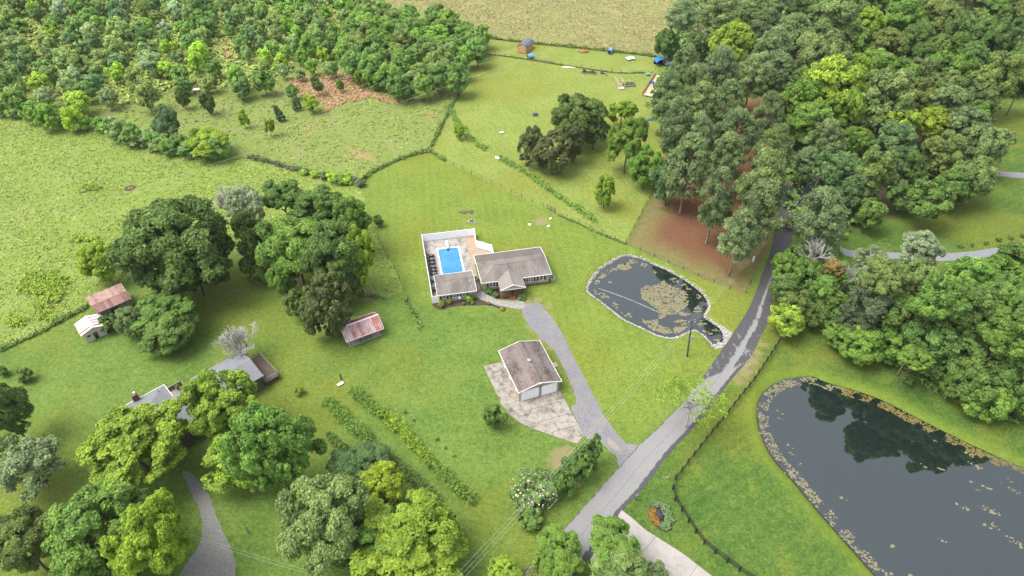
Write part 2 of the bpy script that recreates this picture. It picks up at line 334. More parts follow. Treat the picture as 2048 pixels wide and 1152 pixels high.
RED = [G([(572, 155), (640, 150), (700, 142), (718, 165), (750, 186), (830, 214), (770, 206), (740, 196), (690, 207), (650, 224), (640, 205), (590, 186)]), G([(424, 86), (470, 82), (492, 96), (472, 119), (440, 110)]), G([(612, 245), (640, 238), (622, 272), (608, 268)]), G([(690, 286), (735, 300), (760, 325), (700, 318)]), G([(845, 218), (872, 222), (880, 240), (858, 236)])]
EAST = G([(1110, 1215), (1245, 1022), (1336, 911), (1419, 817), (1502, 713), (1546, 590), (1574, 450), (1620, 290), (2600, 200), (2600, 1400)])
UPPER = G([(857, 304), (905, 205), (940, 150), (985, 78), (1312, 113), (1330, 300), (1300, 390), (1252, 488), (1100, 424), (930, 343)])
CENTRE = G([(722, 374), (735, 351), (857, 304), (930, 343), (1100, 424), (1252, 488), (1488, 590), (1500, 615), (1440, 705), (1372, 797), (1285, 884), (1170, 850), (1120, 690), (1050, 620), (860, 610), (806, 580), (740, 430)])
POND1 = G(Zm(1160, 490, 5.009, [(85, 425), (130, 330), (230, 220), (340, 150), (420, 108), (500, 105), (600, 125), (700, 165), (760, 195), (860, 235), (960, 290), (1050, 340), (1150, 410), (1230, 480), (1272, 540), (1285, 615), (1240, 690), (1290, 745), (1380, 800), (1460, 850), (1480, 920), (1430, 985), (1360, 1010), (1305, 945), (1240, 885), (1170, 840), (1120, 838), (1050, 868), (960, 908), (860, 908), (760, 880), (640, 820), (530, 770), (430, 720), (330, 640), (230, 560), (130, 490), (92, 455)]))
POND2 = G([(1775, 1180), (1755, 1152), (1700, 1090), (1640, 1022), (1590, 962), (1550, 917), (1530, 882), (1517, 842), (1518, 802), (1531, 780), (1556, 762), (1590, 753), (1625, 751), (1660, 764), (1700, 775), (1760, 795), (1830, 830), (1920, 875), (2000, 912), (2060, 938), (2330, 1060), (2400, 1500), (2000, 1500)])
POND1S = [tuple(p) for p in smooth_line([(x, y, 0) for x, y in POND1], 3, True)]; POND1S = [(p[0], p[1]) for p in POND1S]
POND2S = [(p[0], p[1]) for p in smooth_line([(x, y, 0) for x, y in POND2], 3, True)]
POOL_F = frame((874.7, 591.6), (952.8, 581.4), 2.1)      # pool house / pool frame
def PF(x, y, z=0.0):
    c, s = math.cos(POOL_F[1]), math.sin(POOL_F[1]); return Vector((POOL_F[0].x+c*x-s*y, POOL_F[0].y+s*x+c*y, z))

# ------------------------------------------------------------------ terrain: one sheet, split along what grows on it
step = 0.6
core_x = np.arange(-192, 204, step); core_y = np.arange(36, 270, step)
xs = np.concatenate([[-4000, -1500, -600, -300, -215], core_x, [225, 300, 600, 1500, 4000]])
ys = np.concatenate([[-1500, -400, -100, 0, 25], core_y, [290, 340, 500, 1200, 4000]])
X, Y = np.meshgrid(xs, ys)
A = {'meadow': sdist(X, Y, MEADOW), 'old': sdist(X, Y, OLD), 'hay': sdist(X, Y, HAY), 'straw': sdist(X, Y, STRAW), 'east': sdist(X, Y, EAST), 'upper': sdist(X, Y, UPPER), 'centre': sdist(X, Y, CENTRE)}
A['forest'] = np.maximum(sdist(X, Y, FOREST), sdist(X, Y, FOREST2))
A['red'] = np.max([sdist(X, Y, p) for p in RED], axis=0)
pd1 = sdist(X, Y, POND1S); pd2 = sdist(X, Y, POND2S); A['bank'] = np.maximum(pd1, pd2)
A['pond2'] = pd2
def dist_line(pts):
    d = np.full(X.shape, 1e9); P = G(pts)
    for a, b in zip(P, P[1:]):
        a = np.array(a); e = np.array(b)-a; t = np.clip(((X-a[0])*e[0]+(Y-a[1])*e[1])/(e@e), 0, 1); d = np.minimum(d, np.hypot(X-a[0]-t*e[0], Y-a[1]-t*e[1]))
    return d
BARE = [((1082, 443), 1.7), ((1130, 920), 2.6), ((1478, 760), 1.3), ((1490, 742), 1.6), ((1503, 722), 1.5), ((1514, 705), 1.2), ((1525, 688), 1.0), ((1050, 628), .8), ((1062, 652), .9), ((1082, 676), .8), ((1100, 695), .8), ((1055, 603), .9), ((1075, 602), 1.0), ((1095, 612), 1.0), ((1148, 715), .5), ((1172, 760), .5), ((1195, 806), .5), ((1145, 960), 1.6), ((590, 560), 2.0), ((640, 650), 1.5), ((735, 590), 2.0)]
A['bare'] = np.max([r-np.hypot(X-at(*p).x, (Y-at(*p).y)) for p, r in BARE], axis=0)
sm = lambda t: t*t*(3-2*t)
Zg = -1.0*sm(np.clip((A['bank']+1.0)/2.0, 0, 1))
for a in A: A[a] = np.clip(A[a], -30, 30)
poolmask = np.zeros(X.shape, bool)
c_, s_ = math.cos(POOL_F[1]), math.sin(POOL_F[1]); lx = (X-POOL_F[0].x)*c_+(Y-POOL_F[0].y)*s_; ly = -(X-POOL_F[0].x)*s_+(Y-POOL_F[0].y)*c_
poolmask = (lx > 1.7) & (lx < 6.0) & (ly > 7.6) & (ly < 16.4)
Zg = np.where(poolmask, -2.0, Zg)

def terrain_mat():
    t = NT('ground_cover'); p = t.pos(); a = {k: t.attr(k) for k in A}
    n0 = t.noise(0.035, 3); n1 = t.noise(0.16, 4, None, .6, .4); n2 = t.noise(0.9, 4, None, .6); n3 = t.noise(2.6, 4, None, .7); n4 = t.noise(7, 3, None, .7)
    def stripes(p1, p2, period, dist):
        A1, B1 = at(*p1), at(*p2); ang = math.atan2(B1.y-A1.y, B1.x-A1.x); return t.wave(0.314/period, t.map(p, rot=(0, 0, math.pi/2-ang)), dist, 2)
    # mown lawn
    f = t.m('ADD', t.m('MULTIPLY', n1, .34), t.m('ADD', t.m('MULTIPLY', n2, .30), t.m('MULTIPLY', n3, .36)))
    low = t.mix(t.mr(f, .37, .63), (0.070, 0.128, 0.020), (0.130, 0.192, 0.038))
    cen = t.mix(t.mr(f, .37, .63), (0.096, 0.152, 0.020), (0.160, 0.212, 0.038))  # extra brightness of uneven exposure is put into the centre lawn colour
    st1 = stripes((1150, 560), (1230, 830), 1.9, 1.2); st3 = stripes((760, 420), (1000, 470), 2.2, 1.5)
    cen = t.mix(t.m('MULTIPLY', st1, .28), cen, (0.205, 0.215, 0.036)); cen = t.mix(t.m('MULTIPLY', st3, .12), cen, (0.085, 0.150, 0.014))
    up = t.mix(t.mr(f, .37, .63), (0.125, 0.180, 0.032), (0.205, 0.245, 0.056)); up = t.mix(t.m('MULTIPLY', stripes((975, 160), (1050, 240), 1.8, 2.5), .26), up, (0.235, 0.240, 0.050))
    ea = t.mix(t.mr(f, .38, .62), (0.034, 0.080, 0.013), (0.086, 0.142, 0.024)); ea = t.mix(t.mr(n1, .52, .70, 0, .55), ea, (0.125, 0.135, 0.018)); ea = t.mix(t.m('MULTIPLY', stripes((1400, 1000), (1600, 880), 1.6, 2.0), .14), ea, (0.13, 0.19, 0.03))
    c = low
    c = t.mix(t.mr(t.m('ADD', a['centre'], t.m('MULTIPLY', n1, 3.0)), -2.5, 4.5), c, cen)
    c = t.mix(t.mr(a['upper'], -.3, .5), c, up); c = t.mix(t.mr(a['east'], -.3, .5), c, ea)
    c = t.mix(t.mr(n3, .56, .70, 0, .5), c, (0.06, 0.10, 0.015)); c = t.mix(t.mr(n2, .60, .75, 0, .30), c, (0.19, 0.20, 0.035))
    c = t.mix(t.m('MULTIPLY', t.mr(n0, .46, .62), .42), c, (0.165, 0.165, 0.020))
    n5 = t.noise(1.5, 5, None, .75); gr = t.m('ADD', t.m('MULTIPLY', n5, .5), t.m('MULTIPLY', n3, .5)); hv = t.n('HueSaturation'); t.put(hv.inputs['Color'], c); t.put(hv.inputs['Value'], t.mr(gr, .36, .64, .66, 1.34, False)); c = hv.outputs[0]
    # unmown pasture
    me = t.mix(t.mr(t.m('ADD', t.m('MULTIPLY', n2, .5), t.m('MULTIPLY', n3, .5)), .36, .64), (0.118, 0.185, 0.030), (0.195, 0.248, 0.050)); me = t.mix(t.mr(n1, .45, .68, 0, .6), me, (0.220, 0.245, 0.075)); me = t.mix(t.mr(n0, .5, .62, 0, .35), me, (0.15, 0.23, 0.04))
    c = t.mix(t.mr(t.m('ADD', a['meadow'], t.m('MULTIPLY', t.m('SUBTRACT', n2, .5), 1.6)), -.35, .35), c, me)
    ol = t.mix(t.mr(t.m('ADD', t.m('MULTIPLY', n2, .45), t.m('MULTIPLY', n3, .55)), .36, .64), (0.110, 0.165, 0.034), (0.205, 0.235, 0.062)); ol = t.mix(t.mr(n1, .48, .68, 0, .6), ol, (0.215, 0.205, 0.085))
    ol = t.mix(t.m('MULTIPLY', stripes((640, 300), (840, 240), 1.7, 4.0), .18), ol, (0.10, 0.16, 0.03))
    c = t.mix(t.mr(t.m('ADD', a['old'], t.m('MULTIPLY', t.m('SUBTRACT', n2, .5), 1.2)), -.3, .3), c, ol)
    rd = t.mix(t.mr(n3, .35, .65), (0.25, 0.145, 0.075), (0.36, 0.225, 0.125))
    c = t.mix(t.mr(t.m('ADD', a['red'], t.m('MULTIPLY', t.m('SUBTRACT', t.m('ADD', t.m('MULTIPLY', n2, .6), t.m('MULTIPLY', n3, .4)), .5), 9.0)), -.6, 2.4, 0, .85), c, rd)
    hy = t.mix(t.mr(t.m('ADD', t.m('MULTIPLY', n2, .5), t.m('MULTIPLY', n3, .5)), .38, .62), (0.110, 0.125, 0.036), (0.240, 0.218, 0.085)); hy = t.mix(t.mr(n1, .45, .66, 0, .7), hy, (0.265, 0.225, 0.09)); hy = t.mix(t.mr(n0, .46, .60, 0, .5), hy, (0.20, 0.215, 0.065))
    c = t.mix(t.mr(t.m('ADD', a['hay'], t.m('MULTIPLY', t.m('SUBTRACT', n2, .5), 1.5)), -.4, .4), c, hy)
    # needle litter under the pines: red where it lies deep, thin and grassy towards the open side
    tn = t.mix(t.mr(t.m('ADD', t.m('MULTIPLY', n2, .5), t.m('MULTIPLY', n3, .5)), .36, .64), (0.115, 0.108, 0.038), (0.185, 0.150, 0.060)); tn = t.mix(t.mr(n1, .52, .66, 0, .7), tn, (0.155, 0.150, 0.028))
    c = t.mix(t.mr(a['straw'], -.25, .25), c, tn)
    sr = t.mix(t.mr(t.m('ADD', t.m('MULTIPLY', n3, .6), t.m('MULTIPLY', n4, .4)), .36, .64), (0.085, 0.035, 0.020), (0.190, 0.085, 0.048))
    c = t.mix(t.mr(t.m('ADD', a['straw'], t.m('MULTIPLY', t.m('SUBTRACT', t.m('ADD', t.m('MULTIPLY', n1, .5), t.m('MULTIPLY', n3, .5)), .5), 14.0)), 1.2, 7.5), c, sr)
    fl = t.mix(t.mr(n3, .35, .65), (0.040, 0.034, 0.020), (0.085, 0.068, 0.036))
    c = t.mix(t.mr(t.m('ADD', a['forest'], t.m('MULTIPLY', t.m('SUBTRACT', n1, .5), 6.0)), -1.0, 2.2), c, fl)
    c = t.mix(t.mr(t.m('ADD', a['bare'], t.m('MULTIPLY', t.m('SUBTRACT', n2, .5), 2.5)), -.4, .9, 0, .75), c, (0.23, 0.185, 0.095))
    bank = t.m('MULTIPLY', t.mr(a['pond2'], -3.2, -.4), t.mr(a['pond2'], -.2, .2, 1, 0)); c = t.mix(t.m('MULTIPLY', bank, .42), c, (0.165, 0.215, 0.022))
    c = t.mix(t.mr(a['bank'], -.25, .05), c, (0.06, 0.055, 0.03))
    c = t.mix(t.mr(n4, .38, .60, .34, 0), c, (0.03, 0.05, 0.010))
    h = t.m('ADD', t.m('MULTIPLY', n3, .6), t.m('MULTIPLY', n4, .4))
    return t.done(t.bsdf(c, 0.95, t.bump(h, .9, .22), 0.15))
M['ground'] = terrain_mat()
def terrain():
    ny, nx = X.shape; fc = lambda a: (a[:-1, :-1]+a[1:, :-1]+a[:-1, 1:]+a[1:, 1:])/4
    reg = np.zeros((ny-1, nx-1), int)
    for i, k in enumerate(('meadow', 'old', 'hay', 'straw', 'forest', 'east')[:5]): reg[fc(A[k]) > 0] = i+1
    reg[(reg == 0) & (fc(A['east']) > 0)] = 6
    hole = fc(poolmask.astype(float)) > 0.99
    idx = np.arange(ny*nx).reshape(ny, nx); quads = np.stack([idx[:-1, :-1], idx[:-1, 1:], idx[1:, 1:], idx[1:, :-1]], -1)
    co = np.stack([X, Y, Zg], -1).reshape(-1, 3)
    names = ['ground', 'pasture', 'old_field', 'hay_field', 'pine_straw_ground', 'wood_floor', 'east_lawn']
    for r, nm in enumerate(names):
        q = quads[(reg == r) & ~hole].reshape(-1, 4)
        if not len(q): continue
        u, inv = np.unique(q, return_inverse=True); inv = inv.reshape(-1, 4)
        me = bpy.data.meshes.new(nm); me.vertices.add(len(u)); me.vertices.foreach_set('co', co[u].astype(np.float32).ravel())
        me.loops.add(inv.size); me.loops.foreach_set('vertex_index', inv.ravel().astype(np.int32)); me.polygons.add(len(inv)); me.polygons.foreach_set('loop_start', np.arange(0, inv.size, 4, dtype=np.int32))
        me.update(calc_edges=True); me.polygons.foreach_set('use_smooth', np.ones(len(inv), bool)); me.materials.append(M['ground'])
        for k in A:
            at_ = me.attributes.new(k, 'FLOAT', 'POINT'); at_.data.foreach_set('value', A[k].ravel()[u].astype(np.float32))
        tag(mobj(nm, me), kind='structure')
terrain()

# ------------------------------------------------------------------ water
def water_sheet(name, poly, z, mat):
    o = sheet(name, poly, z, mat); return tag(o, kind='structure')
water_sheet('pond', POND1S, -0.36, M['pond']); water_sheet('pond', POND2S, -0.36, M['pond'])

# ------------------------------------------------------------------ road, drives, paths
RL = [(1000, 1190), (1068, 1122), (1132, 1054), (1155, 1028), (1190, 988), (1240, 932), (1285, 884), (1320, 852), (1372, 797), (1410, 748), (1440, 705), (1474, 655), (1500, 612), (1520, 560), (1540, 505), (1551, 450), (1562, 400), (1576, 350), (1590, 290), (1600, 230)]
RR = [(1105, 1210), (1175, 1120), (1245, 1022), (1268, 997), (1301, 959), (1336, 911), (1384, 859), (1419, 817), (1464, 758), (1502, 713), (1520, 675), (1539, 636), (1546, 588), (1564, 540), (1578, 500), (1592, 448), (1606, 400), (1622, 350), (1640, 290), (1652, 230)]
def strip(name, L, R, z, mat, nu=8, sub=6, rag=0.0):
    L = smooth_line([at(*p) for p in L], sub); R = smooth_line([at(*p) for p in R], sub); vs = []; us = []; vv = []; fs = []; d = 0; rng = random.Random(3)
    for i, (a, b) in enumerate(zip(L, R)):
        if i: d += ((a+b)/2-(L[i-1]+R[i-1])/2).length
        for k in range(nu+1):
            w = k/nu; p = a+(b-a)*w
            if rag and k in (0, nu): p += (b-a).normalized()*rng.uniform(-rag, rag)
            vs.append((p.x, p.y, z)); us.append(w); vv.append(d)
    for i in range(len(L)-1):
        for k in range(nu): q = i*(nu+1)+k; fs.append((q, q+1, q+nu+2, q+nu+1))
    me = bpy.data.meshes.new(name); me.from_pydata(vs, [], fs); me.materials.append(mat)
    for nm, dat in (('u', us), ('v', vv)): me.attributes.new(nm, 'FLOAT', 'POINT').data.foreach_set('value', dat)
    return tag(mobj(name, me), kind='structure')
strip('road', RL, RR, 0.04, M['asphalt'], 10, 8, 0.10)
def curve_sheet(name, px, z, mat, sub=4, rag=0.12, seed=1):
    rng = random.Random(seed); P = smooth_line([at(*p) for p in px], sub, True)
    return tag(sheet(name, [(p.x+rng.uniform(-rag, rag), p.y+rng.uniform(-rag, rag)) for p in P], z, mat), kind='structure')
curve_sheet('driveway', [(1044, 612), (1062, 606), (1080, 608), (1104, 634), (1121, 660), (1143, 708), (1167, 753), (1191, 799), (1210, 834), (1234, 868), (1254, 886), (1275, 889), (1285, 900), (1250, 955), (1232, 958), (1240, 938), (1230, 912), (1219, 902), (1199, 882), (1175, 876), (1168, 870), (1143, 819), (1153, 803), (1148, 786), (1139, 760), (1124, 732), (1109, 702), (1086, 680), (1054, 645)], 0.022, M['gravel'], 4, .12, 2)
curve_sheet('puddle', [(1214, 874), (1224, 880), (1236, 893), (1243, 902), (1236, 903), (1226, 898), (1218, 890)], 0.032, M['puddle'], 3, .05, 3)
curve_sheet('stone_walk', [(953, 589), (965, 583), (976, 590), (993, 598), (1008, 601), (1028, 600), (1045, 603), (1050, 612), (1043, 618), (1028, 617), (1008, 613), (989, 609), (970, 602), (953, 595)], 0.036, M['stonewalk'], 3, .05, 4)
curve_sheet('gravel_drive', [(364, 945), (383, 948), (407, 975), (426, 1010), (440, 1050), (455, 1085), (468, 1112), (462, 1170), (355, 1170), (386, 1112), (402, 1070), (402, 1030), (386, 990)], 0.02, M['gravelL'], 4, .15, 6)
strip('gravel_lane', [(1680, 500), (1698, 513), (1766, 516), (1830, 520), (1886, 522), (1940, 519), (1982, 513), (2010, 508), (2060, 496), (2140, 480), (2220, 455)], [(1680, 490), (1696, 499), (1760, 504), (1800, 505), (1878, 506), (1925, 504), (1973, 499), (2007, 494), (2060, 484), (2140, 468), (2220, 445)], 0.02, M['gravellane'], 3, 4, .12)
strip('gravel_lane', [(1990, 352), (2040, 356), (2100, 361), (2200, 372)], [(1990, 342), (2040, 345), (2100, 349), (2200, 360)], 0.02, M['gravellane'], 3, 4, .12)
curve_sheet('mulch_bed', Zm(820, 440, 6.4, [(285, 1075), (330, 1130), (420, 1152), (500, 1122), (600, 1102), (760, 1096), (950, 1092), (1050, 1102), (1160, 1145), (1190, 1130), (1060, 1075), (960, 1045), (860, 1005), (840, 960), (700, 985), (370, 1035)]), 0.024, M['mulch'], 3, .06, 7)
curve_sheet('mulch_bed', Zm(820, 440, 6.4, [(925, 890), (935, 908), (1000, 955), (1100, 1000), (1165, 1012), (1165, 880), (1140, 850), (940, 870)]), 0.024, M['mulch'], 3, .06, 8)
def slabs(name, poly, base_z, mat, xs_, ys_, xf, gap=0.03, top=0.07):
    b = sheet(name, [tuple(xf(x, y)[:2]) for x, y in poly], base_z, M['joint']); tag(b, kind='structure')
    for x0, x1 in zip(xs_, xs_[1:]):
        for y0, y1 in zip(ys_, ys_[1:]):
            q = poly
            for (a, bb, c) in ((1, 0, x1-gap), (-1, 0, -x0-gap), (0, 1, y1-gap), (0, -1, -y0-gap)):
                q = clip(q, a, bb, c)
                if len(q) < 3: break
            if len(q) < 3: continue
            ar = abs(sum(q[i-1][0]*q[i][1]-q[i][0]*q[i-1][1] for i in range(len(q))))/2
            if ar < 0.15: continue
            mb = MB(); W_ = [xf(x, y) for x, y in q]
            if sum(W_[i-1].x*W_[i].y-W_[i].x*W_[i-1].y for i in range(len(W_))) < 0: W_ = W_[::-1]
            mb.slab([(w.x, w.y, top+RNG.uniform(-.006, .006)*0) for w in W_], top-base_z-0.004); mb.build('slab', mat, b)
    return b
GF = frame((1037.2, 785.8), (1122.9, 762.0), 2.6)         # garage frame
def GX(x, y, z=0.0):
    c, s = math.cos(GF[1]), math.sin(GF[1]); return Vector((GF[0].x+c*x-s*y, GF[0].y+s*x+c*y, z))
slabs('garage_apron', [(-2.55, 0.45), (7.1, 0.45), (7.14, -9.1), (5.54, -10.1), (3.4, -8.2), (1.49, -6.33), (0.1, -5.0), (-1.02, -3.69), (-2.02, -1.6)], 0.02, M['apron'], [-3, 0.25, 3.9, 7.3], [-11, -6.95, -4.5, -1.8, 0.6], GX)
slabs('side_slab', [(-2.7, 9.45), (-2.55, 0.5), (0.28, 0.5), (0.25, 9.2)], 0.016, M['apron'], [-3, 0.4], [0.4, 3.6, 6.6, 9.6], GX)
slabs('door_pad', [(7.0, 6.3), (7.0, 5.3), (8.9, 5.2), (8.9, 6.2)], 0.016, M['newconcrete'], [6, 10], [4, 7], GX)
CD = [(1243, 1021), (1262, 1035), (1290, 1060), (1330, 1085), (1370, 1111), (1420, 1150), (1500, 1212), (1330, 1240), (1180, 1120)]
CA = at(1243, 1021); CB = at(1420, 1150); CANG = math.atan2(CB.y-CA.y, CB.x-CA.x)
def CX(x, y, z=0.0):
    c, s = math.cos(CANG), math.sin(CANG); return Vector((CA.x+c*x-s*y, CA.y+s*x+c*y, z))
def CI(p):
    w = at(*p)-CA; c, s = math.cos(CANG), math.sin(CANG); return (c*w.x+s*w.y, -s*w.x+c*w.y)
slabs('concrete_drive', [CI(p) for p in CD][::-1], 0.045, M['newconcrete'], [-8, 5.6, 11.8, 18.0, 24.0, 40], [-30, 8], CX, .025, .10)

# ------------------------------------------------------------------ foliage geometry
def quads(name, P, T, B, tone, mat):
    N = len(P); co = np.empty((N, 4, 3), np.float32); co[:, 0] = P-T-B; co[:, 1] = P+T-B; co[:, 2] = P+T+B; co[:, 3] = P-T+B
    me = bpy.data.meshes.new(name); me.vertices.add(N*4); me.vertices.foreach_set('co', co.ravel()); me.loops.add(N*4)
    me.loops.foreach_set('vertex_index', np.arange(N*4, dtype=np.int32)); me.polygons.add(N); me.polygons.foreach_set('loop_start', np.arange(0, N*4, 4, dtype=np.int32))
    me.update(calc_edges=True); me.materials.append(mat)
    me.attributes.new('tone', 'FLOAT', 'FACE').data.foreach_set('value', np.clip(tone, 0, 1).astype(np.float32)); return me
def nrm(v): return v/np.maximum(np.linalg.norm(v, axis=-1, keepdims=True), 1e-9)
def tangent(rg, n):
    r = rg.normal(size=n.shape); t = nrm(np.cross(n, r)); return t, np.cross(n, t)
def leaves(name, C, R, out, per, ls, seed, mat, flat=1.0, aspect=1.25, spread=0.7, shell=(0.7, 1.05), ctone=None, up=0.35):
    rg = np.random.default_rng(seed); k = len(C); ci = np.repeat(np.arange(k), per); N = len(ci)
    d = nrm(rg.normal(size=(N, 3))+out[ci]*0.55); d[:, 2] = np.where(d[:, 2] < -.55, -d[:, 2], d[:, 2])
    rad = R[ci][:, None]*rg.uniform(*shell, size=(N, 1)); P = C[ci]+d*rad*np.array([1, 1, flat])
    n = nrm(d+out[ci]*.35+np.array([0, 0, up])+rg.normal(size=(N, 3))*spread); t, b = tangent(rg, n); s = ls*rg.uniform(.6, 1.3, size=(N, 1))
    ct = rg.normal(.5, .17, size=k) if ctone is None else ctone
    return quads(name, P, t*s*aspect, b*s/aspect, ct[ci]+rg.normal(0, .16, size=N), mat)
def crown_round(seed, nl, ncl, per, ls, rl=(0.30, 0.46), rc=(.09, .16), zmin=-.75, squash=.85):
    # crown = limbs' leaf masses (lobes) > clumps > leaves, uneven outline with gaps between the masses
    rg = np.random.default_rng(seed); i = np.arange(nl)+.5; z = 1-(1-zmin)*i/nl; ph = i*2.39996+rg.normal(0, .4, nl); r = np.sqrt(np.maximum(0, 1-z*z)); d = nrm(np.stack([r*np.cos(ph), r*np.sin(ph), z], -1)+rg.normal(0, .16, (nl, 3)))
    Rl = rg.uniform(*rl, nl); rad = (1.0-Rl*.92)*rg.uniform(.72, 1.12, nl); L = d*rad[:, None]
    L = np.concatenate([L, rg.normal(0, .2, (max(2, nl//6), 3))]); Rl = np.concatenate([Rl, np.full(len(L)-nl, rl[1])]); d = np.concatenate([d, nrm(L[nl:]+np.array([0, 0, .3]))])
    li = np.repeat(np.arange(len(L)), ncl); cd = nrm(rg.normal(size=(len(li), 3))+d[li]*.75+np.array([0, 0, .15])); Rc = rg.uniform(*rc, len(li)); C = L[li]+cd*(Rl[li]-Rc*.55)[:, None]*np.array([1, 1, squash])*rg.uniform(.82, 1.06, (len(li), 1))
    ct = rg.normal(.5, .10, len(L))[li]+rg.normal(0, .12, len(li))
    C *= .95; Rc *= .95
    return leaves('crown', C, Rc, cd, per, ls, seed+1, M['leaf'], .85, 1.25, .75, (.45, 1.12), ct)
def crown_pine(seed, nc, per, ls):
    rg = np.random.default_rng(seed); z = rg.uniform(-1, .92, nc); prof = np.sqrt(np.clip(1-((z+.15)/1.12)**2, .02, 1)); ph = rg.uniform(0, 6.283, nc); rr = prof*np.sqrt(rg.uniform(.12, 1, nc))*np.interp(z, [-1, -.3, .95], [.8, .9, .5])
    C = np.stack([rr*np.cos(ph), rr*np.sin(ph), z*.9], -1); Rc = rg.uniform(.12, .26, nc); out = nrm(C*np.array([1, 1, .4])+np.array([0, 0, .55]))
    return leaves('crown', C, Rc, out, per, ls, seed+1, M['leaf'], .62, 1.7, 1.0, (.35, 1.1), up=.5)
def crown_cone(seed, nc, per, ls, pw=.75):
    rg = np.random.default_rng(seed); z = 1-2*rg.random(nc)**.8; prof = np.clip((1-z)/2, .03, 1)**pw*np.where(z < -.75, .85, 1); ph = rg.uniform(0, 6.283, nc); rr = prof*rg.uniform(.62, .9, nc)
    C = np.stack([rr*np.cos(ph), rr*np.sin(ph), z*.95], -1); Rc = rg.uniform(.12, .24, nc); out = nrm(C*np.array([1, 1, .2])+np.array([0, 0, .35]))
    return leaves('crown', C, Rc, out, per, ls, seed+1, M['leaf'], 1.2, 1.3, .8, (.4, 1.08))
def trunk_mesh(seed, limbs=6, mat='bark', rad=.055, top=.78, reach=.6):
    rg = random.Random(seed); mb = MB(); pts = [(rg.uniform(-.03, .03)*(k > 0), rg.uniform(-.03, .03)*(k > 0), top*k/5) for k in range(6)]
    mb.tube(pts, [rad*1.5, rad, rad*.9, rad*.75, rad*.55, rad*.25], 7)
    for k in range(limbs):
        zz = rg.uniform(.38, .7); a = 2*math.pi*k/limbs+rg.uniform(-.4, .4); q = rg.uniform(.6, 1)*reach; up = rg.uniform(.08, .2)
        p0 = Vector((0, 0, zz)); p1 = Vector((math.cos(a)*q*.5, math.sin(a)*q*.5, zz+up*.6)); p2 = Vector((math.cos(a+.2)*q, math.sin(a+.2)*q, zz+up))
        mb.tube([p0, p1, p2], [rad*.5, rad*.33, rad*.1], 5)
    return mb.mesh('trunk', M[mat], True)
def bare_mesh(seed, depth=6, spread=.5, n0=7, mat='palebark', lean=0):
    rg = random.Random(seed); mb = MB()
    def grow(p, d, L, r, lv):
        mid = p+d*L*.5+Vector((rg.uniform(-1, 1), rg.uniform(-1, 1), rg.uniform(-.5, .8)))*L*.07; e = p+d*L
        mb.tube([p, mid, e], [r, r*.8, r*.62], 4 if lv > 1 else 6, 0, False)
        if lv >= depth: return
        for k in range(rg.choice((2, 3, 3)) if lv else n0):
            a = rg.uniform(0, 6.283); s = spread*rg.uniform(.55, 1.2); ax = Vector((math.cos(a), math.sin(a), rg.uniform(-.15, .45)))
            grow(e-d*L*rg.uniform(0, .45)*(1 if lv else .6), (d+ax*s).normalized(), L*rg.uniform(.62, .85), max(r*.56, .0035), lv+1)
    grow(Vector((0, 0, 0)), Vector((lean, 0, 1)).normalized(), .30, .036, 0)
    return mb.mesh('trunk', M[mat], False)
PROTO = {
 'oak': [crown_round(11+i*7, 24, 14, 150, .0175, (.22, .42)) for i in range(4)],
 'maple': [crown_round(51+i*5, 32, 13, 120, .0175, (.19, .36), (.07, .13)) for i in range(4)],
 'wood': [crown_round(91+i*5, 19, 12, 95, .0255, (.26, .46), (.10, .18), -.9) for i in range(7)],
 'small': [crown_round(131+i*5, 11, 8, 42, .055, (.32, .5), (.14, .24), -.9) for i in range(7)],
 'tall': [crown_cone(171+i*3, 60, 60, .06, .45) for i in range(3)],
 'pine': [crown_pine(201+i*3, 120, 140, .0225) for i in range(5)],
 'cedar': [crown_round(231+i*3, 34, 13, 50, .024, (.17, .30), (.07, .12), -.95, 1.1) for i in range(3)],
 'conifer': [crown_cone(261+i*3, 150, 80, .035, .8) for i in range(2)],
 'shrub': [crown_round(281+i*3, 11, 8, 40, .055, (.32, .5), (.14, .24), -.4) for i in range(4)],
 'magnolia': [crown_round(301+i*3, 20, 9, 55, .036, (.24, .40), (.09, .16), -.85) for i in range(3)],
 'sparse': [crown_round(331+i*3, 26, 6, 13, .018, (.2, .4), (.08, .2), -.4) for i in range(2)],
 'thin': [crown_round(351+i*3, 26, 9, 45, .024, (.2, .36), (.08, .16), -.7) for i in range(2)],
}
TRUNK = {'def': [trunk_mesh(i+1) for i in range(3)], 'pine': [trunk_mesh(i+11, 9, 'pinebark', .042, .94, .55) for i in range(3)], 'pale': [trunk_mesh(i+21, 9, 'palebark', .04, .85, .75) for i in range(2)]}
BAREM = [bare_mesh(3), bare_mesh(8, 6, .62, 9), bare_mesh(15, 5, .6, 6)]
CNT = {}
COLW = {'bright': ((0.242, 0.352, 0.040), 'bright yellow-green'), 'lime': ((0.290, 0.370, 0.040), 'lime-yellow'), 'green': ((0.162, 0.278, 0.048), 'fresh green'), 'mid': ((0.132, 0.222, 0.050), 'mid green'), 'dark': ((0.128, 0.196, 0.046), 'dark green'), 'olive': ((0.165, 0.218, 0.062), 'olive green'), 'blue': ((0.120, 0.200, 0.068), 'blue-green'), 'pale': ((0.240, 0.300, 0.150), 'pale grey-green'), 'pine': ((0.172, 0.238, 0.086), 'dull olive'), 'brown': ((0.135, 0.160, 0.056), 'dark brownish green'), 'grey': ((0.105, 0.138, 0.068), 'dusky grey-green'), 'orange': ((0.34, 0.24, 0.08), 'orange-tinged'), 'sage': ((0.188, 0.262, 0.084), 'sage green')}
AUTO = []
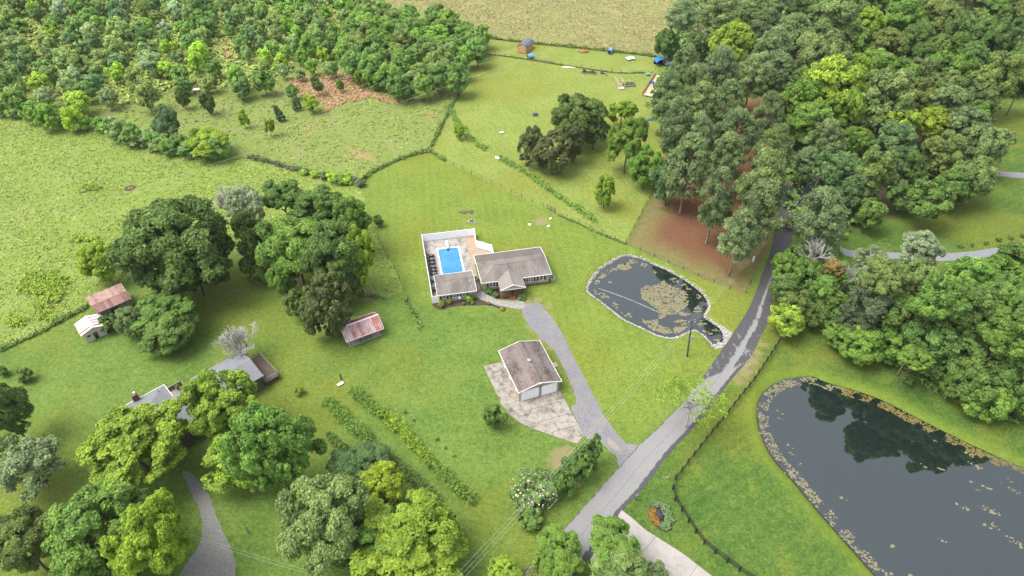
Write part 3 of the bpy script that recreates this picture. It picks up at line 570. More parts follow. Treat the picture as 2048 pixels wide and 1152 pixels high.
def tree(cx, cy, w, h, kind='wood', col='mid', clear=1.5, label=None, zone=None, name=None, cat='tree', group=None, tk=None, vmin=.6, base=None, jit=.14, cm=1.0):
    th = 0; zc = clear+4; V = R = 4
    for _ in range(4):
        d = ray(cx, cy); p = at(cx, cy, zc); t_ = (zc-CAMH)/d[2]; s = F/t_; L = math.sqrt(d[0]**2+d[1]**2+d[2]**2); sn = -d[2]/L; cs = math.sqrt(1-sn*sn)
        R = w/2/s; hh = h/2/s; V = math.sqrt(max(hh*hh-(R*sn)**2, (vmin*R*cs)**2))/cs; V = min(V, 2.2*R); zc = clear+V
    rng = random.Random(int(cx*13+cy*7)); root = empty(name or ('pine_tree' if kind == 'pine' else 'cedar_tree' if kind in ('cedar', 'conifer') else 'tree'), (p.x, p.y, 0), rng.uniform(0, 6.28), label, cat, group)
    pr = PROTO[kind]; me = pr[CNT.get(kind, rng.randrange(9)) % len(pr)]; CNT[kind] = CNT.get(kind, 0)+1
    c = mobj('crown', me, root, (0, 0, zc))
    if kind != 'pine': c.rotation_euler = (rng.uniform(-.3, .3), rng.uniform(-.3, .3), 0)
    c.scale = (R*rng.uniform(.95, 1.08), R*rng.uniform(.95, 1.08), V)
    cc = COLW[col][0]; j = cm*(1+rng.uniform(-jit, jit)); c.color = (min(1, cc[0]*j*rng.uniform(.92, 1.01)), min(1, cc[1]*j), cc[2]*j*rng.uniform(.85, 1.15), 1)
    tks = TRUNK[tk or ('pine' if kind == 'pine' else 'pale' if kind == 'sparse' else 'def')]; tr = mobj('trunk', tks[rng.randrange(len(tks))], root)
    Ht = zc+V; tw = max(R*.62, Ht*.13) if kind != 'pine' else max(R*.9, Ht*.16); tr.scale = (tw, tw, Ht)
    if label is None: AUTO.append((root, cx, cy, w, kind, col, zone))
    return root, c, R, V, zc

# ------------------------------------------------------------------ buildings
def window(parent, x, y, z0, w, h, facing=(0, -1), shutters=True, panes=2, name='window'):
    # set in a wall whose outside lies towards `facing`; frame proud, panes recessed into it
    M4 = Matrix.Translation((x, y, z0)) @ Matrix.Rotation(math.atan2(facing[0], -facing[1]), 4, 'Z')
    f = MB(); t = .09
    f.box(-w/2-t, w/2+t, -.06, .02, -t, 0, 0, M4); f.box(-w/2-t, w/2+t, -.06, .02, h, h+t, 0, M4); f.box(-w/2-t, -w/2, -.06, .02, 0, h, 0, M4); f.box(w/2, w/2+t, -.06, .02, 0, h, 0, M4)
    for k in range(1, panes): xx = -w/2+w*k/panes; f.box(xx-.04, xx+.04, -.05, .02, 0, h, 0, M4)
    f.box(-w/2, w/2, -.045, .015, h*.5-.025, h*.5+.025, 0, M4)
    fr = f.build(name, M['trim'], parent)
    for k in range(panes):
        g = MB(); g.box(-w/2+w*k/panes+.01, -w/2+w*(k+1)/panes-.01, -.025, .01, .01, h-.01, 0, M4); g.build('pane', M['glass'], fr)
    if shutters:
        for s in (-1, 1):
            q = MB(); cx = s*(w/2+t+.2)
            q.box(cx-.17, cx+.17, -.045, .01, -.05, h+.05, 0, M4)
            for k in range(6): q.box(cx-.13, cx+.13, -.065, -.045, .04+k*h/6, .04+k*h/6+h/11, 0, M4)
            q.build('shutter', M['shutter'], fr)
    return fr
def gable_x(mb, x0, x1, y0, y1, ze, zr, t=.12, yr=None):  # ridge runs along x
    yr = (y0+y1)/2 if yr is None else yr
    mb.slab([(x0, y0, ze), (x1, y0, ze), (x1, yr, zr), (x0, yr, zr)], t); mb.slab([(x0, yr, zr), (x1, yr, zr), (x1, y1, ze), (x0, y1, ze)], t)
def gable_y(mb, x0, x1, y0, y1, ze, zr, t=.12):           # ridge runs along y
    xr = (x0+x1)/2
    mb.slab([(x0, y0, ze), (xr, y0, zr), (xr, y1, zr), (x0, y1, ze)], t); mb.slab([(xr, y0, zr), (x1, y0, ze), (x1, y1, ze), (xr, y1, zr)], t)
def walls(mb, x0, x1, y0, y1, z0, z1): mb.box(x0, x1, y0, y1, z0, z1)

# main house
HF = frame((963.0, 566.6), (1103.6, 547.8), 2.5)
house = empty('house', HF[0], HF[1], 'tan ranch house with stained hip roof and wooden front porch beside the pool', 'house')
mb = MB(); walls(mb, .38, 12.9, .42, 6.2, 0, 2.44); mb.box(.38, 12.9, 6.2, 8.5, 0, 1.95); mb.build('wall', M['siding'], house)
mb = MB(); mb.box(.33, 12.95, .37, 8.55, 0, .35); mb.build('foundation', M['stump'], house)
ZR = 3.78; e = 2.5
mb = MB()
mb.slab([(0, 0, e), (13.25, 0, e), (9.95, 3.08, ZR), (3.05, 3.08, ZR)], .13); mb.slab([(13.25, 0, e), (13.2, 6.2, e+.06), (9.95, 3.08, ZR)], .13)
mb.slab([(0, 6.2, e+.06), (0, 0, e), (3.05, 3.08, ZR)], .13); mb.slab([(3.05, 3.08, ZR), (9.95, 3.08, ZR), (13.2, 6.2, e+.06), (0, 6.2, e+.06)], .13)
roof = mb.build('roof', M['shingle'], house)
mb = MB(); mb.slab([(0, 6.2, e+.06), (13.2, 6.2, e+.06), (13.15, 8.9, e-.42), (0.05, 8.9, e-.42)], .13); mb.build('rear_roof', M['shinglerear'], house)
mb = MB(); mb.tube([(3.05, 3.08, ZR+.01), (9.95, 3.08, ZR+.01)], .05, 5)
for a, b in (((0, 0, e), (3.05, 3.08, ZR)), ((13.25, 0, e), (9.95, 3.08, ZR)), ((0, 6.2, e+.06), (3.05, 3.08, ZR)), ((13.2, 6.2, e+.06), (9.95, 3.08, ZR))): mb.tube([a, b], .04, 5)
mb.build('ridge_cap', M['shingle'], roof)
mb = MB(); mb.box(-.03, 3.0, -.05, .0, e-.15, e+.02); mb.box(7.75, 13.28, -.05, .0, e-.15, e+.02); mb.box(-.05, .0, 0, 6.2, e-.15, e+.03); mb.box(13.25, 13.30, 0, 6.2, e-.15, e+.03)
mb.prism([(-.05, 6.2, e-.10), (-.05, 6.2, e+.08), (-.05, 8.93, e-.40), (-.05, 8.93, e-.57)], (.06, 0, 0)); mb.prism([(13.20, 6.2, e-.10), (13.20, 6.2, e+.08), (13.20, 8.93, e-.40), (13.20, 8.93, e-.57)], (.06, 0, 0)); mb.box(-.03, 13.2, 8.9, 8.96, e-.58, e-.38)
mb.build('fascia', M['trim'], house)
window(house, 2.1, .42, 1.05, 1.15, .95, panes=2); window(house, 9.1, .42, 1.0, 1.3, 1.05, panes=3); window(house, 11.4, .42, 1.05, .75, 1.0, panes=1)
# porch
mb = MB(); x0, x1, yf = 2.98, 7.76, -2.72; xm = 5.37; pz = 3.52
mb.slab([(x0, yf, e), (xm, yf, pz), (xm, 1.9, pz), (x0, .10, e)], .12); mb.slab([(xm, yf, pz), (x1, yf, e), (x1, .10, e), (xm, 1.9, pz)], .12)
pr = mb.build('porch_roof', M['shinglelight'], house)
mb = MB(); mb.tube([(xm, yf, pz+.02), (xm, 2.0, pz+.02)], .05, 5); mb.build('ridge_cap', M['shingle'], pr)
mb = MB(); mb.prism([(x0+.05, yf+.12, e-.1), (x1-.05, yf+.12, e-.1), (xm, yf+.12, pz-.12)], (0, .08, 0)); mb.build('gable_panel', M['siding'], house)
mb = MB()
for s, xx in ((-1, x0), (1, x1)):
    mb.prism([(xx, yf-.04, e-.16), (xx, yf-.04, e+.03), (xm, yf-.04, pz+.03), (xm, yf-.04, pz-.16)], (0, .06, 0))
mb.box(x0, x1, yf+.02, yf+.10, e-.18, e-.06); mb.prism([(xm-.28, yf-.07, pz-.22), (xm+.28, yf-.07, pz-.22), (xm, yf-.07, pz+.05)], (0, .03, 0)); mb.build('gable_trim', M['trim'], house)
dz = .62
mb = MB(); mb.box(3.25, 7.6, -2.35, .42, dz-.14, dz-.03); mb.build('porch_deck', M['darkwood'], house)
for k in range(15): b = MB(); b.box(3.25+k*.29, 3.25+k*.29+.275, -2.37, .40, dz-.028, dz); b.build('deck_board', M['deckwood'], house)
for px in (3.32, 4.85, 5.85, 7.53): b = MB(); b.box(px-.06, px+.06, -2.33, -2.21, 0, e-.12); b.build('porch_post', M['deckwood'], house)
for (a0, a1, b0, b1) in ((3.38, 4.79, -2.3, -2.24), (5.91, 7.47, -2.3, -2.24), (3.29, 3.35, -2.2, .40), (7.5, 7.56, -2.2, .40)):
    b = MB(); b.box(a0, a1, b0, b1, dz+.86, dz+.94); b.box(a0, a1, b0, b1, dz+.12, dz+.18)
    L = max(a1-a0, b1-b0); n = int(L/.13)
    for k in range(1, n):
        q = k/n
        if a1-a0 > b1-b0: b.box(a0+(a1-a0)*q-.018, a0+(a1-a0)*q+.018, b0+.01, b1-.01, dz+.18, dz+.86)
        else: b.box(a0+.01, a1-.01, b0+(b1-b0)*q-.018, b0+(b1-b0)*q+.018, dz+.18, dz+.86)
    b.build('railing', M['deckwood'], house)
st = MB(); st.prism([(4.85, -2.36, 0), (4.85, -3.1, 0), (4.85, -2.36, dz-.05)], (.06, 0, 0)); st = st.build('porch_steps', M['deckwood'], house); b = MB(); b.prism([(5.79, -2.36, 0), (5.79, -3.1, 0), (5.79, -2.36, dz-.05)], (.06, 0, 0)); b.build('stringer', M['deckwood'], st)
for k in range(3): b = MB(); b.box(4.83, 5.87, -2.64-k*.24, -2.38-k*.24, dz-.17-k*.17-.04, dz-.17-k*.17); b.build('tread', M['deckwood'], st)
b = MB(); b.box(5.0, 5.75, .34, .415, dz, 2.25); dr = b.build('door', M['shutter'], house); b = MB(); b.blob((5.68, .31, 1.2), .04, RNG); b.build('handle', M['steel'], dr)
def ac_unit(p, rz, label):
    r = empty('air_conditioner', p, rz, label, 'air conditioner'); b = MB(); b.box(-.4, .4, -.4, .4, .02, .75)
    for k in range(6): b.box(-.42, .42, -.42, .42, .12+k*.1, .15+k*.1)
    b.build('casing', M['steel'], r); b = MB(); b.tube([(0, 0, .75), (0, 0, .79)], .32, 12); b.build('fan_grille', M['iron'], r)
hx = lambda x, y: HF[0]+Vector((math.cos(HF[1])*x-math.sin(HF[1])*y, math.sin(HF[1])*x+math.cos(HF[1])*y, 0))
ac_unit(hx(-.55, 3.9), HF[1], 'grey air conditioner between the pool deck and the house'); ac_unit(hx(13.7, 1.0), HF[1], 'grey air conditioner at the right end of the house')
# pool house
ph = empty('pool_house', POOL_F[0], POOL_F[1], 'small tan pool house with gable roof and three shuttered windows', 'pool house')
mb = MB(); walls(mb, .28, 6.85, .35, 5.5, 0, 2.06); mb.prism([(.28, .36, 2.0), (.28, 5.49, 2.0), (.28, 2.92, 2.78)], (.1, 0, 0)); mb.prism([(6.75, .36, 2.0), (6.75, 5.49, 2.0), (6.75, 2.92, 2.78)], (.1, 0, 0)); mb.build('wall', M['siding'], ph)
mb = MB(); gable_x(mb, 0, 7.16, 0, 5.8, 2.1, 2.93, .12, 2.9); rf = mb.build('roof', M['shingle'], ph)
for x, y in ((2.2, 1.9), (6.2, 2.1), (6.4, .9)): b = MB(); zz = 2.1+.83*y/2.9; b.tube([(x, y, zz-.05), (x, y, zz+.28)], .06, 8); b.build('roof_vent', M['whitetarp'], rf)
mb = MB(); mb.tube([(0, 2.9, 2.94), (7.16, 2.9, 2.94)], .05, 5); mb.build('ridge_cap', M['shingle'], rf)
mb = MB(); mb.box(-.02, 7.18, -.05, 0, 1.95, 2.12); mb.box(-.02, 7.18, 5.8, 5.85, 1.95, 2.12)
for xx in (-.05, 7.16): mb.prism([(xx, -.04, 1.95), (xx, 2.9, 2.79), (xx, 5.84, 1.95), (xx, 5.84, 2.11), (xx, 2.9, 2.94), (xx, -.04, 2.11)], (.05, 0, 0))
mb.build('fascia', M['trim'], ph)
for x in (1.25, 3.1, 4.85): window(ph, x, .35, .95, .55, .75, panes=1)
b = MB(); b.box(3.72, 4.22, .0, .34, .62, 1.0); b.build('window_unit', M['vinyl'], ph)
# garage
gar = empty('garage', GF[0], GF[1], 'two-car garage with blotchy brown shingle roof and two white doors', 'garage')
mb = MB(); walls(mb, .25, 6.95, .33, 9.2, 0, 2.52); mb.prism([(.25, .33, 2.5), (6.95, .33, 2.5), (3.6, .33, 3.42)], (0, .1, 0)); mb.prism([(.25, 9.1, 2.5), (6.95, 9.1, 2.5), (3.6, 9.1, 3.42)], (0, .1, 0)); mb.build('wall', M['siding'], gar)
mb = MB(); gable_y(mb, 0, 7.2, 0, 9.5, 2.6, 3.6); rf = mb.build('roof', M['shingle2'], gar)
mb = MB(); mb.box(3.42, 3.78, .4, 9.1, 3.52, 3.64); mb.build('ridge_vent', M['shingle'], rf)
b = MB(); b.box(3.38, 3.82, 4.6, 5.04, 3.55, 3.85); b.box(3.30, 3.90, 4.52, 5.12, 3.85, 3.90); b.add([(3.3, 4.52, 3.9), (3.9, 4.52, 3.9), (3.9, 5.12, 3.9), (3.3, 5.12, 3.9), (3.6, 4.82, 4.2)], [(0, 1, 4), (1, 2, 4), (2, 3, 4), (3, 0, 4)]); b.build('cupola', M['steel'], rf)
mb = MB(); mb.box(-.05, 0, 0, 9.5, 2.44, 2.62); mb.box(7.2, 7.25, 0, 9.5, 2.44, 2.62)
for yy in (-.05, 9.5): mb.prism([(-.04, yy, 2.44), (3.6, yy, 3.45), (7.24, yy, 2.44), (7.24, yy, 2.61), (3.6, yy, 3.63), (-.04, yy, 2.61)], (0, .05, 0))
mb.prism([(3.3, -.08, 3.35), (3.9, -.08, 3.35), (3.6, -.08, 3.64)], (0, .03, 0)); mb.build('fascia', M['trim'], gar)
for a, b_ in ((.62, 3.42), (4.08, 6.48)):
    d = MB(); d.box(a, b_, .30, .325, .07, 2.12); d = d.build('garage_door', M['trim'], gar)
    for k in range(4):
        for j in range(4):
            w_ = (b_-a)/4; q = MB(); q.box(a+j*w_+.05, a+(j+1)*w_-.05, .275, .30, .10+k*.505, .10+k*.505+.44); q.build('door_panel', M['vinyl'], d)
    t_ = MB(); t_.box(a-.12, a, .27, .34, .07, 2.22); t_.box(b_, b_+.12, .27, .34, .07, 2.22); t_.box(a-.12, b_+.12, .27, .34, 2.12, 2.24); t_.build('door_casing', M['trim'], gar)
b = MB(); b.box(3.68, 3.82, .2, .33, 2.15, 2.4); b.build('wall_lamp', M['iron'], gar)
for yy in (2.0, 4.6, 7.2): window(gar, .25, yy, 1.1, .6, .8, (-1, 0), False, 1)
b = MB(); b.box(6.95, 7.0, 5.3, 6.2, .07, 2.05); dr = b.build('side_door', M['trim'], gar); b = MB(); b.blob((7.03, 5.4, 1.1), .04, RNG); b.build('handle', M['steel'], dr)

# tin-roofed pavilion
def sheets(parent, n, L, width, p0, ux, uy, mats, name='roof_sheet', ribs=2, lift=.012, order=None):
    # n corrugated sheets side by side; p0 lower corner, ux along eave, uy up the slope
    ux, uy = Vector(ux).normalized(), Vector(uy).normalized(); nz = ux.cross(uy)
    if nz.z < 0: nz = -nz
    M4 = Matrix((tuple(ux)+(0,), tuple(uy)+(0,), tuple(nz)+(0,), (0, 0, 0, 1))).transposed()
    mm = {}
    for k in range(n):
        m = order[k % len(order)] if order else mats
        if m not in mm:
            b = MB(); w = width; prof = [(0, 0)]
            for r in range(ribs): c = w*(r+.5)/ribs; prof += [(c-.06, 0), (c-.03, .035), (c+.03, .035), (c+.06, 0)]
            prof.append((w*1.02, 0)); tp = [(x, 0, z) for x, z in prof]; b.prism([Vector(p) for p in tp]+[Vector((x, 0, -.012)) for x, z in reversed(prof)], (0, L, 0)); mm[m] = b.mesh(name, M[m])
        o = mobj(name, mm[m], parent); o.matrix_local = Matrix.Translation(Vector(p0)+ux*width*k+nz*(lift*(k % 2))) @ M4
VF = frame((693, 684.2), (767.2, 656.9), 1.9)
pav = empty('pavilion', VF[0], VF[1], 'open pavilion with faded red tin roof standing below the tall oaks', 'pavilion')
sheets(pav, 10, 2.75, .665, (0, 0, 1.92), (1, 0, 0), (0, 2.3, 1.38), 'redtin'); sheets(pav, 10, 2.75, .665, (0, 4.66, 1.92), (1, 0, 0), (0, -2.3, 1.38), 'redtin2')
b = MB(); b.prism([(-.05, 2.15, 3.28), (-.05, 2.33, 3.42), (-.05, 2.51, 3.28), (-.05, 2.33, 3.34)], (6.78, 0, 0)); b.build('ridge_cap', M['whitetin'], pav)
b = MB(); b.box(-.03, 6.7, -.06, -.01, 1.78, 1.94); b.box(-.03, 6.7, 4.68, 4.73, 1.78, 1.94)
for xx in (-.06, 6.68): b.prism([(xx, 0, 1.76), (xx, 2.33, 3.14), (xx, 4.68, 1.76), (xx, 4.68, 1.92), (xx, 2.33, 3.33), (xx, 0, 1.92)], (.05, 0, 0))
b.build('fascia', M['whitetin'], pav)
for x in (.75, 2.5, 4.35, 6.2):
    for y in (.68, 4.0): b = MB(); b.box(x-.07, x+.07, y-.07, y+.07, .10, 1.95); b.build('post', M['polewood'], pav)
b = MB(); b.box(.7, 6.25, .6, .74, 1.80, 1.95); b.box(.7, 6.25, 3.93, 4.07, 1.80, 1.95); b.build('beam', M['polewood'], pav)
b = MB(); b.box(.5, 6.45, .45, 4.25, 0, .10); b.build('floor', M['newconcrete'], pav)
vx = lambda x, y, z=0: VF[0]+Vector((math.cos(VF[1])*x-math.sin(VF[1])*y, math.sin(VF[1])*x+math.cos(VF[1])*y, z))
t_ = empty('picnic_table', vx(3.2, 1.5, .10), VF[1], 'dark picnic table under the red tin roof', 'table'); b = MB(); b.box(-.9, .9, -.38, .38, .7, .75); b.build('table_top', M['oldwood'], t_)
for s in (-1, 1):
    b = MB(); b.box(-.9, .9, s*.65-.14, s*.65+.14, .42, .46); b.build('bench', M['oldwood'], t_)
    b = MB(); b.box(s*.7-.04, s*.7+.04, -.75, .75, .36, .42); b.prism([(s*.7-.04, -.6, 0), (s*.7-.04, -.5, 0), (s*.7-.04, -.2, .7), (s*.7-.04, -.3, .7)], (.08, 0, 0)); b.prism([(s*.7-.04, .6, 0), (s*.7-.04, .5, 0), (s*.7-.04, .2, .7), (s*.7-.04, .3, .7)], (.08, 0, 0)); b.build('leg', M['oldwood'], t_)
# rusty barn
BF = frame((192, 626.2), (261.8, 596.5), 2.6)
barn = empty('barn', BF[0], BF[1], 'low barn with rust-brown tin roof half hidden by trees', 'barn')
b = MB(); b.box(.25, 5.7, .3, 4.6, 0, 2.35); b.build('wall', M['oldwood'], barn)
sheets(barn, 10, 2.5, .60, (0, -.1, 2.52), (1, 0, 0), (0, 2.4, .17), 'rusttin'); sheets(barn, 10, 2.75, .60, (-.05, 2.3, 2.74), (1, 0, 0), (0, 2.6, .14), 'rusttinlight')
b = MB(); b.box(2.2, 3.6, .24, .31, 0, 1.9); b.build('doorway', M['darkwood'], barn)
# small whitewashed shed
SF = frame((161.6, 671.8), (213.8, 649.3), 2.0)
shed = empty('shed', SF[0], SF[1], 'small whitewashed block shed with rust-striped white tin roof', 'shed')
b = MB(); b.box(.4, 3.7, .12, 3.55, 0, 1.95); b.prism([(.4, .12, 1.9), (3.7, .12, 1.9), (2.05, .12, 2.55)], (0, .1, 0)); b.prism([(.4, 3.45, 1.9), (3.7, 3.45, 1.9), (2.05, 3.45, 2.55)], (0, .1, 0)); b.build('wall', M['sidingwhite'], shed)
sl = math.hypot(2.12, .68)
sheets(shed, 9, sl, .425, (-.05, 3.78, 1.98), (0, -1, 0), (2.12, 0, .68), None, 'roof_sheet', 1, .014, ['whitetin', 'stripetin']); sheets(shed, 9, sl, .425, (4.19, -.05, 1.98), (0, 1, 0), (-2.12, 0, .68), None, 'roof_sheet', 1, .014, ['whitetin', 'stripetin'])
b = MB(); b.prism([(1.85, -.08, 2.61), (2.07, -.08, 2.75), (2.29, -.08, 2.61), (2.07, -.08, 2.66)], (0, 3.9, 0)); b.build('ridge_cap', M['whitetin'], shed)
b = MB(); b.box(1.75, 2.35, .08, .13, .05, 1.45); b.build('doorway', M['darkwood'], shed)
for x in (1.0, 3.1): b = MB(); b.box(x-.25, x+.25, .08, .13, 1.05, 1.35); b.build('window', M['darkwood'], shed)
b = MB(); b.box(1.7, 2.4, .04, .09, .95, 1.4); b.build('door_hatch', M['brick'], shed)

# grey house behind the maples
QF = frame((431, 730), (483.6, 701.4), 3.0)
qh = empty('farmhouse', QF[0], QF[1], 'grey-roofed house with brick chimney half covered by bright maples', 'house')
b = MB(); b.box(-13.9, -3.8, -8.8, -1.8, 0, 2.9); b.box(-13.9, -8.0, -2, 1.3, 0, 2.88); b.box(-3.9, 4.1, -7.1, -.3, 0, 2.86); b.build('wall', M['stump'], qh)  # dark wall colour stands in for the shadow lying on these walls
b = MB(); z0, zr = 3.0, 4.05
b.slab([(-14.3, -9.13, z0), (-3.4, -9.13, z0), (-3.4, -5.3, zr), (-14.3, -5.3, zr)], .12); b.slab([(-14.3, -5.3, zr), (-3.4, -5.3, zr), (-3.4, -1.5, z0), (-14.3, -1.5, z0)], .12)
b.slab([(-4.4, -7.4, z0), (4.4, -7.4, z0), (4.4, -3.72, zr-.05), (-4.4, -3.72, zr-.05)], .12); b.slab([(-4.4, -3.72, zr-.05), (4.4, -3.72, zr-.05), (4.4, 0, z0), (-4.4, 0, z0)], .12)
zw = 4.0; b.slab([(-11, -1.7, zw), (-11, -5.3, zw+.04), (-7.7, -1.5, z0), (-7.7, 1.65, z0)], .12); b.slab([(-14.3, 1.65, z0), (-11, -1.7, zw), (-7.7, 1.65, z0)], .12); b.slab([(-14.3, 1.65, z0), (-14.3, -1.5, z0), (-11, -5.3, zw+.04), (-11, -1.7, zw)], .12)
rf = b.build('roof', M['shinglegrey'], qh)
b = MB(); b.tube([(-8.9, .5, 3.25), (-8.9, .5, 3.6)], .07, 8); b.build('roof_vent', M['iron'], rf)
for q_ in ((-7.72, -7.64, -1.5, 1.64, 2.86, 3.06), (-14.3, -7.64, 1.64, 1.70, 2.86, 3.04), (-14.3, -3.4, -9.19, -9.12, 2.84, 3.02), (4.38, 4.44, -7.4, 0, 2.86, 2.98)): b = MB(); b.box(*q_); b.build('fascia', M['trim'], qh)
b = MB(); b.box(-12.4, -11.5, 1.15, 1.75, 2.4, 4.3); ch = b.build('chimney', M['brick'], qh); b = MB(); b.box(-12.0, -11.7, 1.3, 1.6, 4.3, 4.75); b.build('chimney_pot', M['whitetarp'], ch)
b = MB(); b.box(4.45, 6.85, -7.0, -.7, .75, .86)
for x in (4.6, 6.7):
    for y in (-6.8, -3.8, -.9): b.box(x-.06, x+.06, y-.06, y+.06, 0, .75)
dk = b.build('side_deck', M['stump'], qh)
for (a0, a1, b0, b1) in ((6.76, 6.84, -7, -.7), (4.5, 6.76, -.78, -.7), (4.5, 6.76, -7, -6.92)):
    q = MB(); q.box(a0, a1, b0, b1, 1.68, 1.76); q.box(a0, a1, b0, b1, 1.2, 1.26); n = int(max(a1-a0, b1-b0)/.35)
    for k in range(n+1):
        f = k/n; xx = a0+.04+(a1-a0-.08)*f if a1-a0 > b1-b0 else (a0+a1)/2; yy = b0+.04+(b1-b0-.08)*f if b1-b0 > a1-a0 else (b0+b1)/2; q.box(xx-.03, xx+.03, yy-.03, yy+.03, .86, 1.68)
    q.build('railing', M['oldwood'], dk)
b = MB(); b.box(-7.6, -5.1, -1.4, 2.7, .0, .25); b.build('patio', M['oldwood'], qh)
b = MB(); b.box(-5.2, -5.12, -1.4, 2.7, .25, 1.1); b.box(-7.6, -5.2, 2.62, 2.7, .25, 1.1); b.build('patio_rail', M['oldwood'], qh)
qx = lambda x, y, z=0: QF[0]+Vector((math.cos(QF[1])*x-math.sin(QF[1])*y, math.sin(QF[1])*x+math.cos(QF[1])*y, z))
POTC = [('green', 'leafy plant in a dark pot at the outer corner of the brick-house patio'), ('orange', 'orange flowers in a pot on the small patio'), ('bright', 'bright potted plant beside the patio rail'), ('olive', 'olive potted plant nearest the grey roof on the patio')]
# ------------------------------------------------------------------ pool, deck, vinyl fence
def rect(x0, x1, y0, y1): return [(x0, y0), (x1, y0), (x1, y1), (x0, y1)]
PX0, PX1, PY0, PY1 = 1.85, 5.85, 7.7, 16.2
dk = sheet('pool_deck', [tuple(PF(x, y)[:2]) for x, y in [(-.9, .45), (.25, .45), (.25, 5.55), (PX0-.3, 5.55), (PX0-.3, PY1+.3), (PX1+.3, PY1+.3), (PX1+.3, 5.55), (6.9, 5.55), (6.9, .3), (8.4, .6), (8.3, 9.5), (9.5, 15.5), (9.7, 19.4), (-.9, 19.4)]], .012, M['joint']); tag(dk, kind='structure')
def deckslab(x0, x1, y0, y1, mat='pooldeck'):
    b = MB(); g = .02; P = [PF(x0+g, y0+g, .07), PF(x1-g, y0+g, .07), PF(x1-g, y1-g, .07), PF(x0+g, y1-g, .07)]; b.slab(P, .05); b.build('slab', M[mat], dk)
for y0, y1 in ((.5, 3.0), (3.0, 5.6), (5.6, 8.6), (8.6, 12.3), (12.3, 16.5)): deckslab(-.88, PX0-.3 if y0 > 5 else .26, y0, y1)
for x0, x1 in ((-.88, 1.5), (1.5, 3.85), (3.85, 6.15), (6.15, 7.75)): deckslab(x0, x1, 16.5, 19.4)
for y0, y1 in ((5.6, 9.2), (9.2, 12.8), (12.8, 16.5)): deckslab(6.15, 7.75, y0, y1)
deckslab(1.55, 6.15, 5.85, 7.4); deckslab(6.95, 8.2, .4, 5.6)
tag(sheet('stone_chip_bed', [tuple(PF(x, y)[:2]) for x, y in ((7.75, 5.6), (8.25, 5.6), (8.3, 10.0), (12.2, 10.5), (12.2, 13.3), (9.5, 15.5), (9.7, 19.4), (7.75, 19.4))], .03, M['tanrock']), kind='structure')
b = MB()
for x0, x1, y0, y1 in ((PX0-.3, PX1+.3, PY0-.3, PY0), (PX0-.3, PX1+.3, PY1, PY1+.3), (PX0-.3, PX0, PY0, PY1), (PX1, PX1+.3, PY0, PY1)): b.slab([PF(x0, y0, .085), PF(x1, y0, .085), PF(x1, y1, .085), PF(x0, y1, .085)], .2)
for cx, cy, sx, sy in ((PX0, PY1, 1, -1), (PX1, PY1, -1, -1), (PX0, PY0, 1, 1), (PX1, PY0, -1, 1)):   # rounded inner corners
    q = [PF(cx-.002*sx, cy-.002*sy, .083)]+[PF(cx+sx*(.45-.45*math.cos(a)), cy+sy*(.45-.45*math.sin(a)), .083) for a in [math.pi/2*k/5 for k in range(6)]]
    if (q[1]-q[0]).cross(q[2]-q[0]).z < 0: q = q[::-1]
    b.slab(q, .2)
pool = empty('swimming_pool', PF(3.85, 12, 0), POOL_F[1], 'rectangular blue swimming pool with white rim inside the white fence', 'pool')
def to_pool(o): o.parent = pool; o.matrix_parent_inverse = (Matrix.Translation(pool.location) @ Matrix.Rotation(POOL_F[1], 4, 'Z')).inverted(); return o
to_pool(b.build('coping', M['coping']))
b = MB()
for x0, x1, y0, y1 in ((PX0-.06, PX0, PY0, PY1), (PX1, PX1+.06, PY0, PY1), (PX0, PX1, PY0-.06, PY0), (PX0, PX1, PY1, PY1+.06)): b.slab([PF(x0, y0, -.12), PF(x1, y0, -.12), PF(x1, y1, -.12), PF(x0, y1, -.12)], 1.8)
b.slab([PF(PX0, PY0, -1.85), PF(PX1, PY0, -1.85), PF(PX1, PY1, -1.85), PF(PX0, PY1, -1.85)], .06); to_pool(b.build('basin', M['poolwater']))
to_pool(sheet('water', [tuple(PF(x, y)[:2]) for x, y in rect(PX0, PX1, PY0, PY1)], -.10, M['poolwater']))
b = MB(); b.slab([PF(x, y, -.085) for x, y in rect(3.55, 4.15, 15.85, 16.15)], .01); b.slab([PF(x, y, -.085) for x, y in ((3.7, 15.85), (3.6, 15.5), (4.1, 15.5), (4.0, 15.85))][::1], .01); to_pool(b.build('drain', M['iron']))
dbd = empty('diving_board', PF(3.82, 17.2, .07), POOL_F[1], 'white diving board at the far end of the pool', 'diving board'); b = MB(); b.box(-.22, .22, -1.2, .9, .42, .48); b.build('board', M['vinyl'], dbd); b = MB(); b.box(-.25, .25, -.1, .8, 0, .42); b.build('stand', M['vinyl'], dbd)
# fence
vf = empty('vinyl_fence', PF(-.9, .45), POOL_F[1], 'white vinyl privacy fence around the pool deck', 'fence')
FP = [(.25, .45), (-.92, .45), (-.92, 19.5), (9.75, 19.5), (9.5, 15.55), (12.25, 13.45), (12.25, 10.6)]
off = Vector((-.92+.02, .45, 0)); off = Vector((-.9, .45, 0)); pm = {}
for (ax, ay), (bx_, by_) in zip(FP, FP[1:]):
    L = math.hypot(bx_-ax, by_-ay); n = max(1, round(L/1.85)); ang = math.atan2(by_-ay, bx_-ax); w = L/n; key = round(w, 2)
    if key not in pm:
        q = MB(); q.box(.05, w-.05, -.02, .02, .08, 1.62); q.box(.05, w-.05, -.035, .035, 1.60, 1.70); q.box(.05, w-.05, -.035, .035, .06, .16)
        for k in range(1, 10): q.box(w*k/10-.006, w*k/10+.006, -.026, .026, .16, 1.6)
        pm[key] = q.mesh('panel', M['vinyl'])
    for k in range(n):
        o = mobj('panel', pm[key], vf, (ax+(bx_-ax)*k/n-off.x, ay+(by_-ay)*k/n-off.y, 0), ang)
